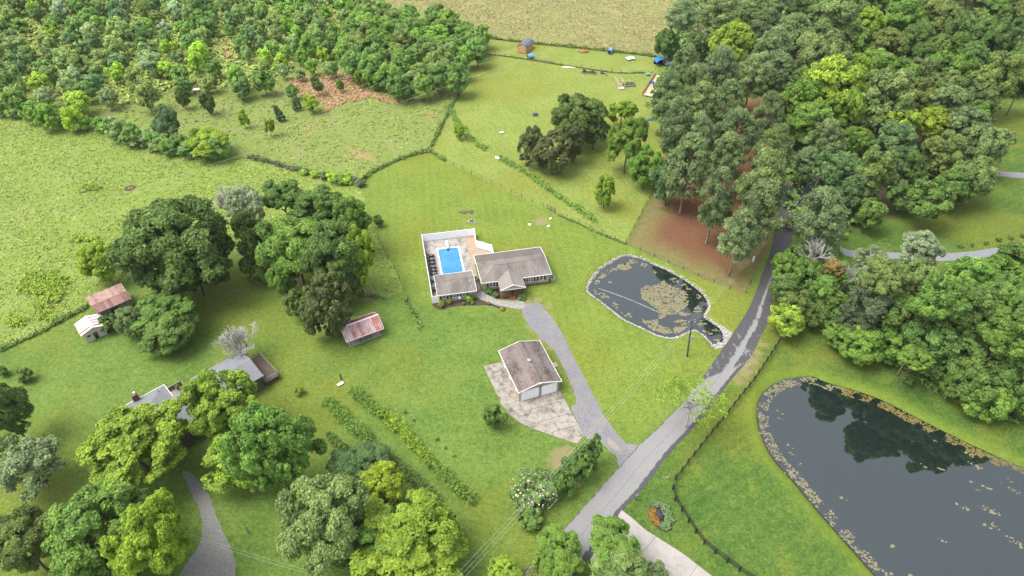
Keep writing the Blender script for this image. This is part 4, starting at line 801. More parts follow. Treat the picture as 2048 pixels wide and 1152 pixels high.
if 'post' not in pm:
    q = MB(); q.box(-.06, .06, -.06, .06, 0, 1.78); q.add([(-.08, -.08, 1.78), (.08, -.08, 1.78), (.08, .08, 1.78), (-.08, .08, 1.78), (0, 0, 1.88)], [(0, 1, 4), (1, 2, 4), (2, 3, 4), (3, 0, 4), (3, 2, 1, 0)]); pm['post'] = q.mesh('post', M['vinyl'])
for (ax, ay), (bx_, by_) in zip(FP, FP[1:]):
    L = math.hypot(bx_-ax, by_-ay); n = max(1, round(L/1.85))
    for k in range(n): mobj('post', pm['post'], vf, (ax+(bx_-ax)*k/n-off.x, ay+(by_-ay)*k/n-off.y, 0))
# loungers
def lounger():
    r = empty('lounge_chair'); b = MB(); b.box(-.05, .95, -.33, .33, .26, .32)
    b.prism([(-.05, -.33, .28), (-.05, -.33, .34), (-.55, -.33, .86), (-.60, -.33, .82)], (0, .66, 0)); b.build('frame', M['wicker'], r)
    for x in (0, .85):
        for y in (-.28, .28): b = MB(); b.box(x-.03, x+.03, y-.03, y+.03, 0, .26); b.build('leg', M['wicker'], r)
    for s in (-1, 1): b = MB(); b.box(-.1, .5, s*.33-.03, s*.33+.03, .5, .54); b.box(.42, .5, s*.33-.03, s*.33+.03, .32, .5); b.build('armrest', M['wicker'], r)
    b = MB(); b.box(0, .55, -.28, .28, .33, .42); b.build('seat_cushion', M['cushion'], r); b = MB(); b.box(.62, .98, -.28, .28, .33, .43); b.build('foot_cushion', M['wicker'], r)
    return r
ORD = ['first', 'second', 'third', 'fourth', 'fifth', 'sixth', 'seventh', 'eighth', 'ninth', 'tenth']
pl = lounger()
for i, y in enumerate((14.1, 12.9, 11.8, 10.55, 9.55, 8.4, 6.4, 3.8)):
    o = pl if i == 0 else copy_tree(pl); o.location = PF(-.05 if i < 6 else -.3, y, .07); o.rotation_euler = (0, 0, POOL_F[1]+RNG.uniform(-.15, .15)+(0 if i < 6 else .6))
    lab = f'dark lounge chair by the pool fence, {ORD[i]} from the far end of its row' if i < 6 else ('dark chair on the deck at the near left corner of the pool' if i == 6 else 'dark chair between the white fence and the pool house')
    tag(o, lab, 'lounge chair', 'lounge chairs on the pool deck')
# planting beds by the houses

# ------------------------------------------------------------------ trees
T = tree
# foreground and left side: (centre x, centre y, width, height in photo pixels)
T(266, 894, 236, 196, 'maple', 'bright', 2.0, 'big bright yellow-green maple hiding the chimney end of the grey-roofed house')
T(446, 806, 156, 160, 'maple', 'bright', 2.0, 'bright yellow-green maple leaning over the middle of the grey roof')
T(546, 890, 172, 228, 'maple', 'green', 1.5, 'tall fresh green maple right of the grey-roofed house')
T(482, 920, 160, 130, 'thin', 'bright', 1.0, 'thin olive-yellow tree in front of the green maple by the gravel drive')
T(192, 1062, 205, 210, 'maple', 'green', 2.0, 'fresh green maple left of the gravel drive at the bottom left')
T(298, 1088, 160, 205, 'maple', 'bright', 1.5, 'bright green maple beside the gravel drive at the bottom edge')
T(180, 1150, 150, 90, 'maple', 'green', 1.5, 'green maple cut off by the bottom edge, left of the gravel drive')
T(225, 985, 110, 70, 'maple', 'green', 4, 'green maple top wedged between the two big maples at lower left')
T(45, 1085, 140, 150, 'oak', 'olive', 2.0, 'dark olive oak in the bottom left corner')
T(5, 815, 100, 150, 'oak', 'mid', 1.5, 'mid green tree cut off by the left edge above the silvery tree')
T(648, 1042, 188, 205, 'oak', 'sage', 2.0, 'large grey-olive oak at the bottom left of the hedge rows')
T(722, 925, 120, 75, 'oak', 'blue', 2.0, 'dark blue-green tree over the lower end of the middle hedge row')
T(765, 968, 98, 95, 'maple', 'lime', 3.0, 'yellowest tree in front of the hedge rows')
T(818, 1085, 250, 160, 'maple', 'bright', 1.5, 'wide bright green maple at the bottom edge right of the grey-olive oak')
T(732, 1078, 150, 140, 'maple', 'green', 2.0, 'green maple between the grey-olive oak and the wide bright maple')
T(768, 1020, 90, 60, 'thin', 'olive', 2, 'thin olive tree just below the yellowest tree')
T(1118, 1112, 118, 105, 'maple', 'green', 1.5, 'green tree over the road at the bottom edge, left of the two')
T(1225, 1082, 112, 95, 'oak', 'green', 3.0, 'green tree between the road and the pale concrete drive')
T(1240, 1130, 125, 95, 'pine', 'sage', 2.0, 'olive pine top at the bottom edge beside the concrete drive')
T(1012, 1150, 84, 60, 'maple', 'bright', 1.0, 'small bright tree at the bottom edge under the wires')
T(1090, 1160, 90, 55, 'oak', 'olive', .5, 'dull olive bush at the bottom edge below the road')
T(1310, 1148, 60, 60, 'thin', 'sage', .5, 'small sage green tree on the near side of the concrete drive')
# left group by the sheds
T(345, 492, 222, 218, 'oak', 'dark', 1.2, 'largest dark oak standing behind the rusty barn')
T(390, 545, 140, 120, 'oak', 'dark', .6, 'dark low tree at the right foot of the largest oak')
T(200, 522, 86, 92, 'oak', 'bright', .6, 'yellow-green tree left of the largest dark oak')
T(330, 625, 135, 92, 'maple', 'green', 1.0, 'fresh green tree just below the rusty barn')
T(338, 665, 112, 92, 'oak', 'mid', .5, 'mid green round tree at the lower front of the barn trees')
T(258, 642, 58, 74, 'oak', 'sage', .3, 'sage green tree between the barn and the fresh green tree')
T(216, 646, 38, 40, 'small', 'mid', .1, 'small green bush between the two sheds', name='bush', cat='bush')
# oak group in the middle left
T(505, 478, 80, 165, 'oak', 'dark', .5, 'tall dark ivy-covered tree under the bare silvery branches')
T(512, 535, 62, 70, 'small', 'dark', .1, 'dark green bush at the foot of the ivy-covered tree', name='bush', cat='bush')
T(565, 395, 92, 88, 'oak', 'mid', 4, 'rear left green tree of the tall oak group')
T(640, 415, 130, 100, 'oak', 'mid', 4, 'rear middle green tree of the tall oak group')
T(700, 440, 90, 110, 'maple', 'green', 3, 'fresh green tree at the rear right of the tall oak group')
T(590, 495, 150, 150, 'oak', 'green', 3, 'front left light green oak of the tall oak group')
T(665, 505, 140, 150, 'oak', 'mid', 3, 'central oak of the tall oak group')
T(712, 510, 70, 140, 'maple', 'bright', 2, 'bright green tree on the right edge of the tall oak group')
T(560, 560, 60, 90, 'oak', 'green', 2, 'light green limb-heavy tree at the left foot of the tall oak group')
T(690, 575, 80, 75, 'oak', 'dark', .5, 'dark tree right of the brown-green tree above the pavilion')
T(650, 615, 108, 140, 'cedar', 'brown', .4, 'brown-green drooping tree just above the red tin pavilion')
T(592, 608, 50, 66, 'small', 'dark', .1, 'dark bush left of the brown-green drooping tree', name='bush', cat='bush')
# centre field
T(1160, 236, 120, 112, 'oak', 'dark', .8, 'round dark oak on the upper lawn'); T(1188, 262, 64, 72, 'oak', 'dark', .6, 'lower right dark oak touching the round oak')
T(1060, 292, 52, 82, 'cedar', 'brown', .2, 'leftmost dark cedar of the clump on the upper lawn'); T(1104, 306, 86, 92, 'cedar', 'brown', .2, 'front dark cedar of the clump on the upper lawn'); T(1144, 282, 62, 92, 'cedar', 'brown', .2, 'rear dark cedar touching the round oak')
T(1210, 380, 48, 72, 'maple', 'bright', .2, 'lone light green cone-shaped tree on the lawn', name='tree')
T(919, 262, 24, 36, 'small', 'bright', 0, 'small bright bush in the weedy strip of the upper lawn', name='bush', cat='bush')
T(1244, 224, 60, 56, 'oak', 'bright', 1, 'bright green tree behind the row beside the pines'); T(1255, 288, 88, 118, 'maple', 'green', .5, 'big fresh green tree next to the dark oak, in the row beside the pines'); T(1292, 334, 74, 90, 'maple', 'green', .3, 'fresh green tree nearest the lawn corner beside the pines'); T(1340, 350, 66, 125, 'wood', 'blue', .3, 'blue-green tree at the left edge of the pine grove')
# pine grove left of the road
zp = 'in the pine grove left of the road'
for q in [(1370, 138, 84, 72), (1438, 146, 90, 82), (1333, 190, 84, 80), (1390, 174, 80, 75), (1404, 208, 80, 72), (1456, 206, 80, 76), (1355, 250, 98, 92), (1538, 232, 84, 92), (1471, 268, 98, 90), (1397, 272, 84, 74), (1378, 330, 112, 112), (1453, 312, 86, 78), (1546, 302, 92, 105), (1527, 362, 116, 115), (1434, 392, 88, 112), (1479, 468, 92, 84), (1520, 420, 112, 84)]:
    T(q[0], q[1], q[2]*.93, q[3]*1.15, 'pine', 'pine', 4.5, None, zp, vmin=1.4)
T(1362, 28, 68, 60, 'pine', 'pine', 8.5, 'lone tall pine with bare trunk at the edge of the hay field')
T(1333, 88, 50, 66, 'wood', 'mid', .3, 'green bush-like tree behind the blue canopy'); T(1393, 94, 58, 66, 'wood', 'dark', .3, 'dark tree behind the lone tall pine')
T(1468, 84, 96, 102, 'maple', 'bright', 4, 'single bright green maple among the far pines')
for q in [(1443, 22, 74, 58), (1510, 18, 60, 50), (1562, 18, 60, 56), (1535, 44, 58, 46), (1583, 70, 82, 74), (1545, 98, 74, 76), (1505, 150, 82, 72), (1560, 142, 66, 60)]: T(q[0], q[1], q[2]*1.15, q[3]*1.25, 'pine', 'pine', 6, None, 'in the far pines behind the grove', vmin=.9)
# right-hand wood, far part
zf = 'at the far back of the right-hand wood'
for x, y, w, h, c in [(1662, 54, 98, 92, 'sage'), (1612, 24, 64, 52, 'dark'), (1643, 122, 108, 78, 'olive'), (1804, 30, 68, 70, 'green'), (1740, 46, 52, 56, 'bright'), (1728, 92, 48, 62, 'green'), (1775, 94, 68, 64, 'olive'), (1817, 84, 54, 60, 'mid'), (1847, 66, 48, 50, 'mid'), (1883, 36, 66, 62, 'olive'), (1928, 16, 74, 62, 'olive'), (1978, 28, 70, 62, 'mid'), (2030, 28, 66, 60, 'olive'), (1874, 94, 48, 44, 'dark'), (1915, 92, 46, 48, 'green'), (1924, 60, 60, 50, 'mid'), (1975, 76, 74, 80, 'mid'), (2026, 78, 58, 70, 'blue'), (1847, 116, 52, 46, 'mid'), (1700, 14, 70, 40, 'dark'), (1750, 8, 60, 40, 'mid'), (1850, 12, 60, 40, 'dark'), (2045, 122, 64, 74, 'mid')]:
    T(x, y, w*1.15, h*1.2, 'wood', c, 4, None, zf, vmin=1.1)
zm = 'in the middle of the right-hand wood'
for x, y, w, h, c in [(1887, 134, 60, 54, 'green'), (1926, 138, 56, 54, 'green'), (1946, 116, 54, 50, 'mid'), (1996, 156, 84, 92, 'olive'), (2046, 165, 54, 66, 'dark'), (1709, 148, 66, 62, 'bright'), (1757, 130, 64, 54, 'green'), (1802, 150, 62, 58, 'green'), (1842, 146, 54, 50, 'olive'), (1897, 178, 66, 68, 'sage'), (1933, 186, 44, 56, 'blue'), (1968, 198, 62, 58, 'olive'), (1777, 200, 104, 98, 'sage'), (1702, 216, 64, 82, 'bright'), (1897, 208, 74, 66, 'sage'), (1955, 228, 46, 38, 'green'), (1806, 248, 60, 48, 'bright'), (1860, 245, 58, 52, 'lime'), (1665, 174, 118, 96, 'bright'), (1600, 216, 92, 76, 'green'), (1618, 240, 80, 72, 'green'), (1610, 170, 64, 60, 'mid'), (1850, 190, 70, 70, 'olive'), (1740, 175, 60, 50, 'olive')]:
    T(x, y, w*1.15, h*1.2, 'wood', c, 4, None, zm, vmin=1.1)
zn = 'at the lawn edge of the right-hand wood'
for x, y, w, h, c, k in [(1610, 260, 64, 52, 'mid', 'wood'), (1652, 280, 90, 84, 'pine', 'pine'), (1615, 322, 66, 54, 'pine', 'pine'), (1714, 280, 60, 52, 'green', 'wood'), (1785, 286, 84, 72, 'blue', 'wood'), (1790, 322, 64, 74, 'blue', 'wood'), (1670, 344, 92, 78, 'blue', 'wood'), (1748, 348, 86, 106, 'olive', 'wood'), (1701, 388, 64, 78, 'blue', 'wood'), (1925, 260, 84, 64, 'sage', 'wood'), (1972, 294, 88, 98, 'sage', 'wood'), (1889, 307, 84, 74, 'olive', 'wood'), (1951, 358, 84, 86, 'sage', 'wood'), (1905, 374, 74, 64, 'mid', 'wood'), (1860, 402, 88, 80, 'mid', 'wood'), (1826, 338, 50, 72, 'dark', 'wood'), (1803, 390, 54, 58, 'mid', 'wood'), (1740, 425, 58, 62, 'mid', 'wood'), (1644, 428, 134, 112, 'pine', 'pine')]:
    T(x, y, w*(1.08 if k == 'wood' else .9), h*1.1, k, c, 1.5 if k == 'wood' else 4, None, zn, vmin=1.05)
# roadside clump and lower wood by the big pond
zr_ = 'in the roadside clump below the dead branches'
for x, y, w, h, c in [(1567, 536, 58, 68, 'green'), (1607, 548, 62, 76, 'mid'), (1567, 578, 68, 68, 'mid'), (1595, 610, 58, 68, 'olive'), (1576, 640, 80, 72, 'bright'), (1646, 578, 58, 66, 'green'), (1676, 606, 54, 54, 'mid'), (1682, 640, 60, 60, 'mid'), (1640, 632, 54, 62, 'dark')]: T(x, y, w, h, 'wood', c, .8, None, zr_, vmin=.8)
T(1673, 548, 60, 60, 'wood', 'green', 2, 'green tree under the orange-tinged branches'); T(1668, 535, 44, 40, 'thin', 'orange', 5, 'thin orange-tinged tree in the roadside clump')
zl = 'in the lower wood beside the big pond'
for x, y, w, h, c in [(1739, 522, 58, 66, 'pale'), (1841, 496, 82, 62, 'pale'), (1768, 555, 92, 76, 'sage'), (1841, 551, 70, 70, 'sage'), (1746, 602, 88, 84, 'grey'), (1717, 646, 84, 76, 'grey'), (1815, 624, 78, 84, 'mid'), (1877, 600, 88, 104, 'green'), (1943, 554, 88, 82, 'green'), (2001, 547, 80, 72, 'green'), (2027, 510, 64, 58, 'mid'), (1939, 606, 78, 90, 'mid'), (1990, 575, 74, 74, 'mid'), (2022, 602, 70, 76, 'green'), (2009, 668, 92, 98, 'green'), (2048, 645, 64, 74, 'mid'), (1863, 668, 94, 92, 'mid'), (1928, 697, 84, 76, 'mid'), (1772, 683, 78, 62, 'green'), (1724, 686, 78, 46, 'green'), (1677, 668, 56, 46, 'green'), (1907, 734, 84, 82, 'mid'), (1965, 752, 112, 104, 'mid'), (2033, 759, 92, 112, 'mid'), (1980, 799, 92, 68, 'green'), (1921, 763, 74, 62, 'mid'), (2046, 808, 76, 72, 'mid'), (1800, 590, 60, 60, 'mid'), (1960, 650, 70, 70, 'dark')]:
    ey = np.interp(x, [1640, 1700, 1830, 1900, 2000, 2060], [650, 690, 745, 790, 820, 835]); k1 = 1.0 if y < 560 else 1.1; T(x, y, w*k1, h*k1, 'wood', c, float(np.clip((ey-y-40)*.09, .6, 12)), None, zl, vmin=1.0)
T(1830, 714, 72, 54, 'maple', 'green', 5.5, 'leaning green tree with bare trunk standing apart on the pond lawn'); T(1815, 758, 34, 28, 'shrub', 'dark', 0, 'dark bush at the foot of the leaning tree by the pond', name='bush', cat='bush')
r_, c_, R_, V_, z_ = T(1386, 798, 150, 130, 'sparse', 'bright', 3.0, 'sparse light green tree with pale trunk beside the road')
# bushes along the road in front of the garage
zb = [(1183, 906, 48, 72, 'rearmost dark evergreen of the roadside row, nearest the drive'), (1154, 934, 62, 74, 'second dark evergreen of the roadside row from the drive'), (1126, 964, 50, 62, 'third dark evergreen of the roadside row, beside the flowering bush'), (1062, 1034, 64, 58, 'dark evergreen at the near end of the roadside row')]
for x, y, w, h, l in zb: T(x, y, w, h, 'magnolia', 'mid', 0, l, name='evergreen_bush', cat='bush', group='roadside row of evergreens')
fb, fc, FR, FV, fz = T(1066, 980, 100, 92, 'magnolia', 'mid', 0, 'cream-flowering bush in the roadside row', name='flowering_bush', cat='bush')
rg = np.random.default_rng(5); n_ = 330; d_ = nrm(rg.normal(size=(n_, 3))+np.array([-.3, 0, .5])); P_ = d_*np.array([FR, FR, FV])*rg.uniform(.92, 1.06, (n_, 1))+np.array([0, 0, fz]); nn = nrm(d_+rg.normal(size=d_.shape)*.4); t1, b1 = tangent(rg, nn); ss = rg.uniform(.035, .10, (n_, 1))
mobj('blossom', quads('blossom', P_, t1*ss, b1*ss, np.full(n_, .5), M['petal']), fb)
T(991, 834, 50, 56, 'shrub', 'mid', 0, 'round green shrub at the corner of the garage apron', name='shrub', cat='shrub')
T(757, 441, 22, 27, 'small', 'dark', 0, 'small dark shrub at the left edge of the mown lawn', name='shrub', cat='shrub'); T(50, 751, 34, 32, 'small', 'dark', 0, 'round dark shrub near the left edge of the lawn', name='shrub', cat='shrub'); T(597, 781, 24, 22, 'shrub', 'lime', 0, 'small golden shrub left of the hedge rows', name='shrub', cat='shrub'); T(5, 742, 24, 24, 'small', 'dark', 0, 'dark shrub cut off by the left edge', name='shrub', cat='shrub')
for x, y, w, h, c, l in [(883, 608, 14, 14, 'lime', 'golden shrub in the mulch by the white fence gate'), (898, 603, 12, 13, 'bright', 'green shrub under the first pool-house window'), (936, 598, 17, 16, 'bright', 'larger green shrub left of two at the pool-house corner'), (945, 595, 12, 13, 'mid', 'green shrub closest to the pool-house corner'), (976, 580, 18, 12, 'mid', 'low green shrub below the front house window'), (990, 589, 13, 14, 'green', 'light green shrub left of the porch'), (982, 585, 9, 9, 'mid', 'small shrub between two others left of the porch'), (1043, 594, 18, 12, 'mid', 'low dark shrub right of the porch steps'), (927, 607, 8, 7, 'olive', 'small rusty plant in the mulch bed'), (945, 605, 9, 8, 'olive', 'small rusty plant near the stone walk'), (977, 606, 9, 8, 'orange', 'orange-leaved plant at the bend of the stone walk'), (1005, 617, 11, 8, 'orange', 'orange-leaved plant at the tip of the mulch bed')]:
    T(x, y, w, h, 'shrub', c, 0, l, name='shrub', cat='shrub')
# young saplings on the lower lawn and by the lane
for i, (x, y, w) in enumerate([(810, 824, 12), (828, 841, 10), (874, 878, 12), (891, 896, 10), (908, 911, 10)]): T(x, y, w*.7, 6, 'thin', 'dark', 0, f'tiny dark seedling right of the hedge rows, {ORD[i]} from the top', name='seedling', cat='seedling', group='seedlings on the lawn')
for i, (x, y, w) in enumerate([(1921, 491, 12), (1944, 490, 6), (1972, 485, 10), (1998, 479, 12), (2022, 475, 11), (2045, 470, 12)]): T(x, y, w, 9, 'shrub', 'dark', 0, f'small dark bush above the gravel lane, {ORD[i]} from left', name='bush', cat='bush', group='small bushes along the lane')
# single trees of the old field
for x, y, w, h, k, c, l in [(331, 250, 56, 82, 'oak', 'blue', 'tall blue-green tree in the hedgerow below the thicket'), (365, 194, 30, 48, 'cedar', 'dark', 'dark upright cedar standing left of a pair in the old field'), (415, 204, 32, 52, 'cedar', 'dark', 'dark upright cedar standing right of a pair in the old field'), (487, 236, 22, 40, 'small', 'bright', 'slender yellow-green tree at the edge of the old field'), (557, 226, 20, 32, 'tall', 'blue', 'little dark conical cedar in the old field'), (538, 252, 22, 42, 'small', 'lime', 'slender lime-yellow sapling in the old field'), (584, 183, 26, 32, 'small', 'green', 'green sapling left of the red grass'), (592, 206, 20, 26, 'tall', 'blue', 'small blue-green cedar below the red grass'), (622, 205, 34, 40, 'small', 'bright', 'leafy sapling at the lower tip of the red grass'), (634, 168, 24, 44, 'small', 'sage', 'narrow cedar standing in the red grass'), (680, 170, 18, 28, 'small', 'green', 'single green sapling in the middle of the red grass'), (718, 156, 22, 38, 'small', 'bright', 'bright sapling at the right end of the red grass'), (748, 163, 30, 36, 'small', 'green', 'rounded sapling right of the red grass'), (793, 168, 44, 46, 'small', 'green', 'green sapling below the dark thicket corner'), (608, 342, 18, 12, 'shrub', 'mid', 'green bush on the brushy fence line'), (418, 285, 84, 66, 'oak', 'bright', 'wide yellow-green tree at the right end of the hedgerow'), (470, 160, 14, 22, 'small', 'bright', 'tiny bright sapling below the thicket')]:
    T(x, y, w, h, k, c, .2, l)
# the thicket at upper left: every tree its own
def scatter(poly_px, gap, wr, hr, cols, kinds, zone, seed, clear=.3, maxn=120, zref=2.0):
    rng = random.Random(seed); poly = G(poly_px, zref); x0, x1 = min(p[0] for p in poly), max(p[0] for p in poly); y0, y1 = min(p[1] for p in poly), max(p[1] for p in poly); pts = []
    for _ in range(9000):
        if len(pts) >= maxn: break
        p = (rng.uniform(x0, x1), rng.uniform(y0, y1)); g = gap*rng.uniform(.8, 1.25)
        if not inside(p, poly) or inside(p, RED[1]) or any((p[0]-q[0])**2+(p[1]-q[1])**2 < g*g for q in pts): continue
        px = proj(p[0], p[1], zref)
        if px[0] < -25 or px[0] > 2070 or px[1] < -25: continue
        pts.append(p); s = F/((p[1])*math.cos(PITCH)+(CAMH-zref)*math.sin(PITCH)); w = rng.uniform(*wr)*s; k_ = rng.choice(kinds); T(px[0], px[1], w, w*rng.uniform(*hr), k_, rng.choice(cols), clear, None, zone, name='young_tree', cat='young tree', cm=1.55)
scatter([(692, 40), (745, 18), (800, 30), (880, 22), (925, 55), (968, 68), (962, 100), (942, 130), (925, 158), (870, 172), (800, 178), (750, 150), (705, 128)], 5.0, (5.2, 8.0), (.95, 1.15), ['dark', 'mid', 'mid', 'olive', 'mid', 'green'], ['wood', 'wood', 'oak'], 'in the dark thicket by the hay field', 21, 1.0, 60, 4)
scatter([(400, -12), (745, -12), (752, 25), (700, 60), (690, 110), (640, 96), (560, 100), (500, 112), (440, 78), (400, 50)], 6.4, (3.8, 6.2), (1.05, 1.4), ['sage', 'blue', 'sage', 'sage', 'green', 'mid'], ['small', 'small', 'wood'], 'in the middle thicket', 22, .4, 70, 2.5)
scatter([(-10, -12), (400, -12), (420, 60), (418, 90), (410, 130), (500, 150), (540, 165), (480, 178), (350, 168), (300, 158), (285, 205), (150, 205), (-10, 190)], 6.9, (4.0, 7.4), (.95, 1.3), ['sage', 'blue', 'sage', 'olive', 'green', 'mid', 'pale', 'sage', 'bright'], ['small', 'small', 'wood'], 'in the far left thicket', 23, .4, 120, 2.5)
scatter([(520, 100), (690, 110), (690, 130), (600, 150), (530, 140)], 6.5, (3.0, 4.5), (1.1, 1.5), ['sage', 'green', 'bright'], ['small'], 'in the thin front of the thicket', 24, .2, 14, 1.5)
scatter([(-10, 196), (100, 213), (200, 246), (300, 272), (400, 290), (440, 298), (340, 300), (230, 264), (100, 236), (-10, 218)], 3.0, (3.4, 6.4), (.75, 1.25), ['bright', 'green', 'mid', 'mid', 'sage'], ['small', 'wood', 'small'], 'along the hedgerow below the thicket', 25, 0, 34, 1.0)
scatter([(600, 344), (690, 352), (722, 352), (735, 345), (725, 372), (690, 364)], 2.2, (1.6, 2.8), (.8, 1.0), ['bright', 'mid', 'grey'], ['shrub'], 'on the brushy fence line left of the mown lawn', 26, 0, 12, .6)
# labels that tell look-alikes apart: by colour, kind, size and place in their row
KW = {'pine': 'pine', 'tall': 'narrow tree', 'small': 'young tree', 'shrub': 'bush', 'wood': 'broadleaf tree', 'oak': 'broadleaf tree'}
grp = {}
for r, cx, cy, w, k, c, z in AUTO: grp.setdefault((z, COLW[c][1], KW[k]), []).append((cx, cy, w, r))
def ordw(i):
    i += 1; return ORD[i-1] if i <= 10 else f'{i}{"th" if 10 < i % 100 < 14 or i % 10 not in (1, 2, 3) else {1: "st", 2: "nd", 3: "rd"}[i % 10]}'
for (z, c, k), L in grp.items():
    L.sort(key=lambda q: q[0])
    for i, (cx, cy, w, r) in enumerate(L):
        tag(r, f'{c} {k} {z}' if len(L) == 1 else f'{c} {k} {z}, {ordw(i)} from left', 'bush' if k == 'bush' else 'young tree' if r.name.startswith('young') else 'tree', 'trees '+z)
        if k == 'bush': r.name = 'bush'
# dead and bare trees
def bare(cx, cy_base, top_y, w, k, label, leaf=None, rz=0.0, z0=0.0):
    p = at(cx, cy_base); hgt = 3.0
    for z in np.arange(1, 30, .1):
        if proj(p.x, p.y, z)[1] <= top_y: hgt = z; break
    r = empty('bare_tree', (p.x, p.y, z0), rz, label, 'bare tree'); o = mobj('trunk', BAREM[k], r)
    bb = np.array([tuple(v.co) for v in BAREM[k].vertices]); s = F/(p.y*math.cos(PITCH)+CAMH*math.sin(PITCH)); Rr = w/2/s; sx = Rr/np.percentile(np.hypot(bb[:, 0], bb[:, 1]), 97); o.scale = (sx, sx, hgt/bb[:, 2].max())
    if leaf:
        c = mobj('crown', PROTO['sparse'][k % 2], r, (0, 0, hgt*.6)); c.scale = (Rr*.85, Rr*.85, hgt*.36); c.color = (*COLW[leaf][0], 1)
bare(496, 722, 662, 84, 1, 'bare silvery tree behind the brown deck of the grey-roofed house')
bare(494, 470, 372, 74, 0, 'bare silvery branches rising above the ivy-covered tree')
T(490, 412, 84, 96, 'thin', 'pale', 5, 'silvery thin-leaved tree left of the tall oak group', tk='pale', cm=1.1)
T(62, 930, 138, 130, 'thin', 'pale', 1.0, 'silvery thin-leaved tree at the left edge among the maples', tk='pale'); T(14, 905, 70, 90, 'thin', 'sage', 1.0, 'thin sage tree cut off by the left edge', tk='pale')
bare(1606, 545, 470, 86, 2, 'dead white-branched tree beside the road'); bare(1738, 560, 492, 40, 2, 'pale dead trunk poking out of the lower wood', None, .5); bare(1672, 600, 520, 46, 2, 'thin bare branches above the orange-tinged tree', None, 1.2)

# ------------------------------------------------------------------ hedge rows, weed strips, tall grass
def foliage_path(name, px, width, height, col, dens, ls, seed, var=.3, zb=0.0, mat='leaf'):
    P = resample(smooth_line([at(*p) for p in px], 6), .25); rg = np.random.default_rng(seed); C = []; R = []; o = P[len(P)//2]
    rr = random.Random(seed); ph = [rr.uniform(0, 6.28) for _ in range(4)]
    for i, p in enumerate(P):
        k = 1+var*(math.sin(i*.33+ph[0])*.5+math.sin(i*.12+ph[1])*.5+math.sin(i*.71+ph[2])*.35)
        for _ in range(dens):
            w = width*k; C.append((p.x-o.x+rr.uniform(-.5, .5)*w, p.y-o.y+rr.uniform(-.5, .5)*w, zb+height*k*rr.uniform(.25, .8))); R.append(.28*min(w, height*1.6)*rr.uniform(.7, 1.2))
    C = np.array(C); R = np.array(R); out = nrm(np.tile([0, 0, 1.0], (len(C), 1))+rg.normal(size=C.shape)*.5)
    me = leaves(name, C, R, out, 9, ls, seed+1, M[mat], 1.0, 1.3, .9, (.3, 1.1)); ob = mobj(name, me, None, (o.x, o.y, 0)); ob.color = (*COLW[col][0], 1); return ob
def hedge(px, w, h, col, seed, label):
    o = P0 = at(*px[len(px)//2]); r = empty('hedge_row', (o.x, o.y, 0), 0, label, 'hedge', 'hedge rows on the lawn'); f = foliage_path('foliage', px, w*.92, h, col, 8, .085, seed, .2); f.parent = r; f.location = f.location-r.location
    L = resample(smooth_line([at(*p) for p in px], 6), 2.4); mb = MB()
    for p in L: mb.tube([(p.x-o.x, p.y-o.y, 0), (p.x-o.x, p.y-o.y, h*.8)], [.05, .03], 5)
    tag(mb.build('stem', M['bark'], r), kind='stuff')
hedge([(708, 786), (730, 806), (757, 828), (775, 838)], 1.5, 1.3, 'green', 31, 'right hedge row, upper piece')
hedge([(777, 842), (800, 862), (816, 880), (838, 903), (856, 922)], 1.6, 1.35, 'bright', 32, 'right hedge row, middle piece with yellow tops')
hedge([(856, 922), (872, 938), (890, 955), (905, 970), (925, 988), (946, 1004)], 1.5, 1.3, 'green', 33, 'right hedge row, lower piece')
hedge([(654, 806), (675, 825), (700, 850), (725, 872), (742, 884)], 1.7, 1.4, 'green', 34, 'middle hedge row, upper piece left of the long row')
hedge([(742, 888), (765, 905), (785, 925), (820, 955), (850, 980), (874, 1003)], 1.4, 1.2, 'mid', 35, 'middle hedge row, lower piece behind the yellow tree'); hedge([(660, 874), (668, 884), (680, 893), (690, 902)], 1.1, 1.0, 'mid', 36, 'short leftmost hedge row touching the blue-green tree')
def weeds(px, w, h, col, seed, label, dens=4, ls=.09): tag(foliage_path('weed_strip', px, w, h, col, dens, ls, seed, .45, 0, 'grassblade'), label, 'weeds', None, 'stuff')
weeds([(896, 215), (910, 240), (925, 262), (950, 285), (972, 300)], 1.8, .6, 'green', 41, 'bright weedy ditch across the upper lawn, upper end')
weeds([(998, 314), (1020, 328), (1050, 346), (1080, 366), (1110, 388), (1140, 408), (1165, 425), (1193, 445)], 1.5, .5, 'green', 42, 'bright weedy ditch across the upper lawn, lower end')
weeds([(722, 376), (735, 352), (765, 335), (800, 319), (830, 309), (857, 302)], .9, .6, 'mid', 43, 'weedy fence line along the rounded lawn edge', 4); weeds([(857, 302), (868, 283), (880, 258), (895, 228), (907, 205), (925, 175), (940, 158)], .7, .7, 'mid', 44, 'weedy fence line right of the old field', 4)
weeds([(857, 303), (875, 312), (888, 322)], 1.0, .7, 'green', 45, 'weedy clump at the fence corner', 4); weeds([(985, 78), (1050, 86), (1100, 91), (1200, 101), (1312, 114)], .8, .8, 'dark', 46, 'dark weedy fence line below the hay field', 4)
weeds([(972, 109), (1010, 113), (1050, 119), (1100, 127), (1160, 136), (1230, 146), (1290, 146)], .35, .3, 'dark', 47, 'thin dark fence line across the far lawn', 3); weeds([(500, 316), (540, 326), (600, 343), (660, 354), (700, 360)], 1.4, .8, 'grey', 48, 'brown brushy fence line above the pasture', 4)
weeds([(0, 703), (40, 685), (90, 661), (130, 638), (178, 613)], .8, .6, 'mid', 49, 'weedy fence line left of the whitewashed shed', 4); weeds([(1117, 431), (1155, 447), (1193, 465), (1250, 488)], .35, .3, 'mid', 50, 'weedy fence line right of the metal gate', 3)
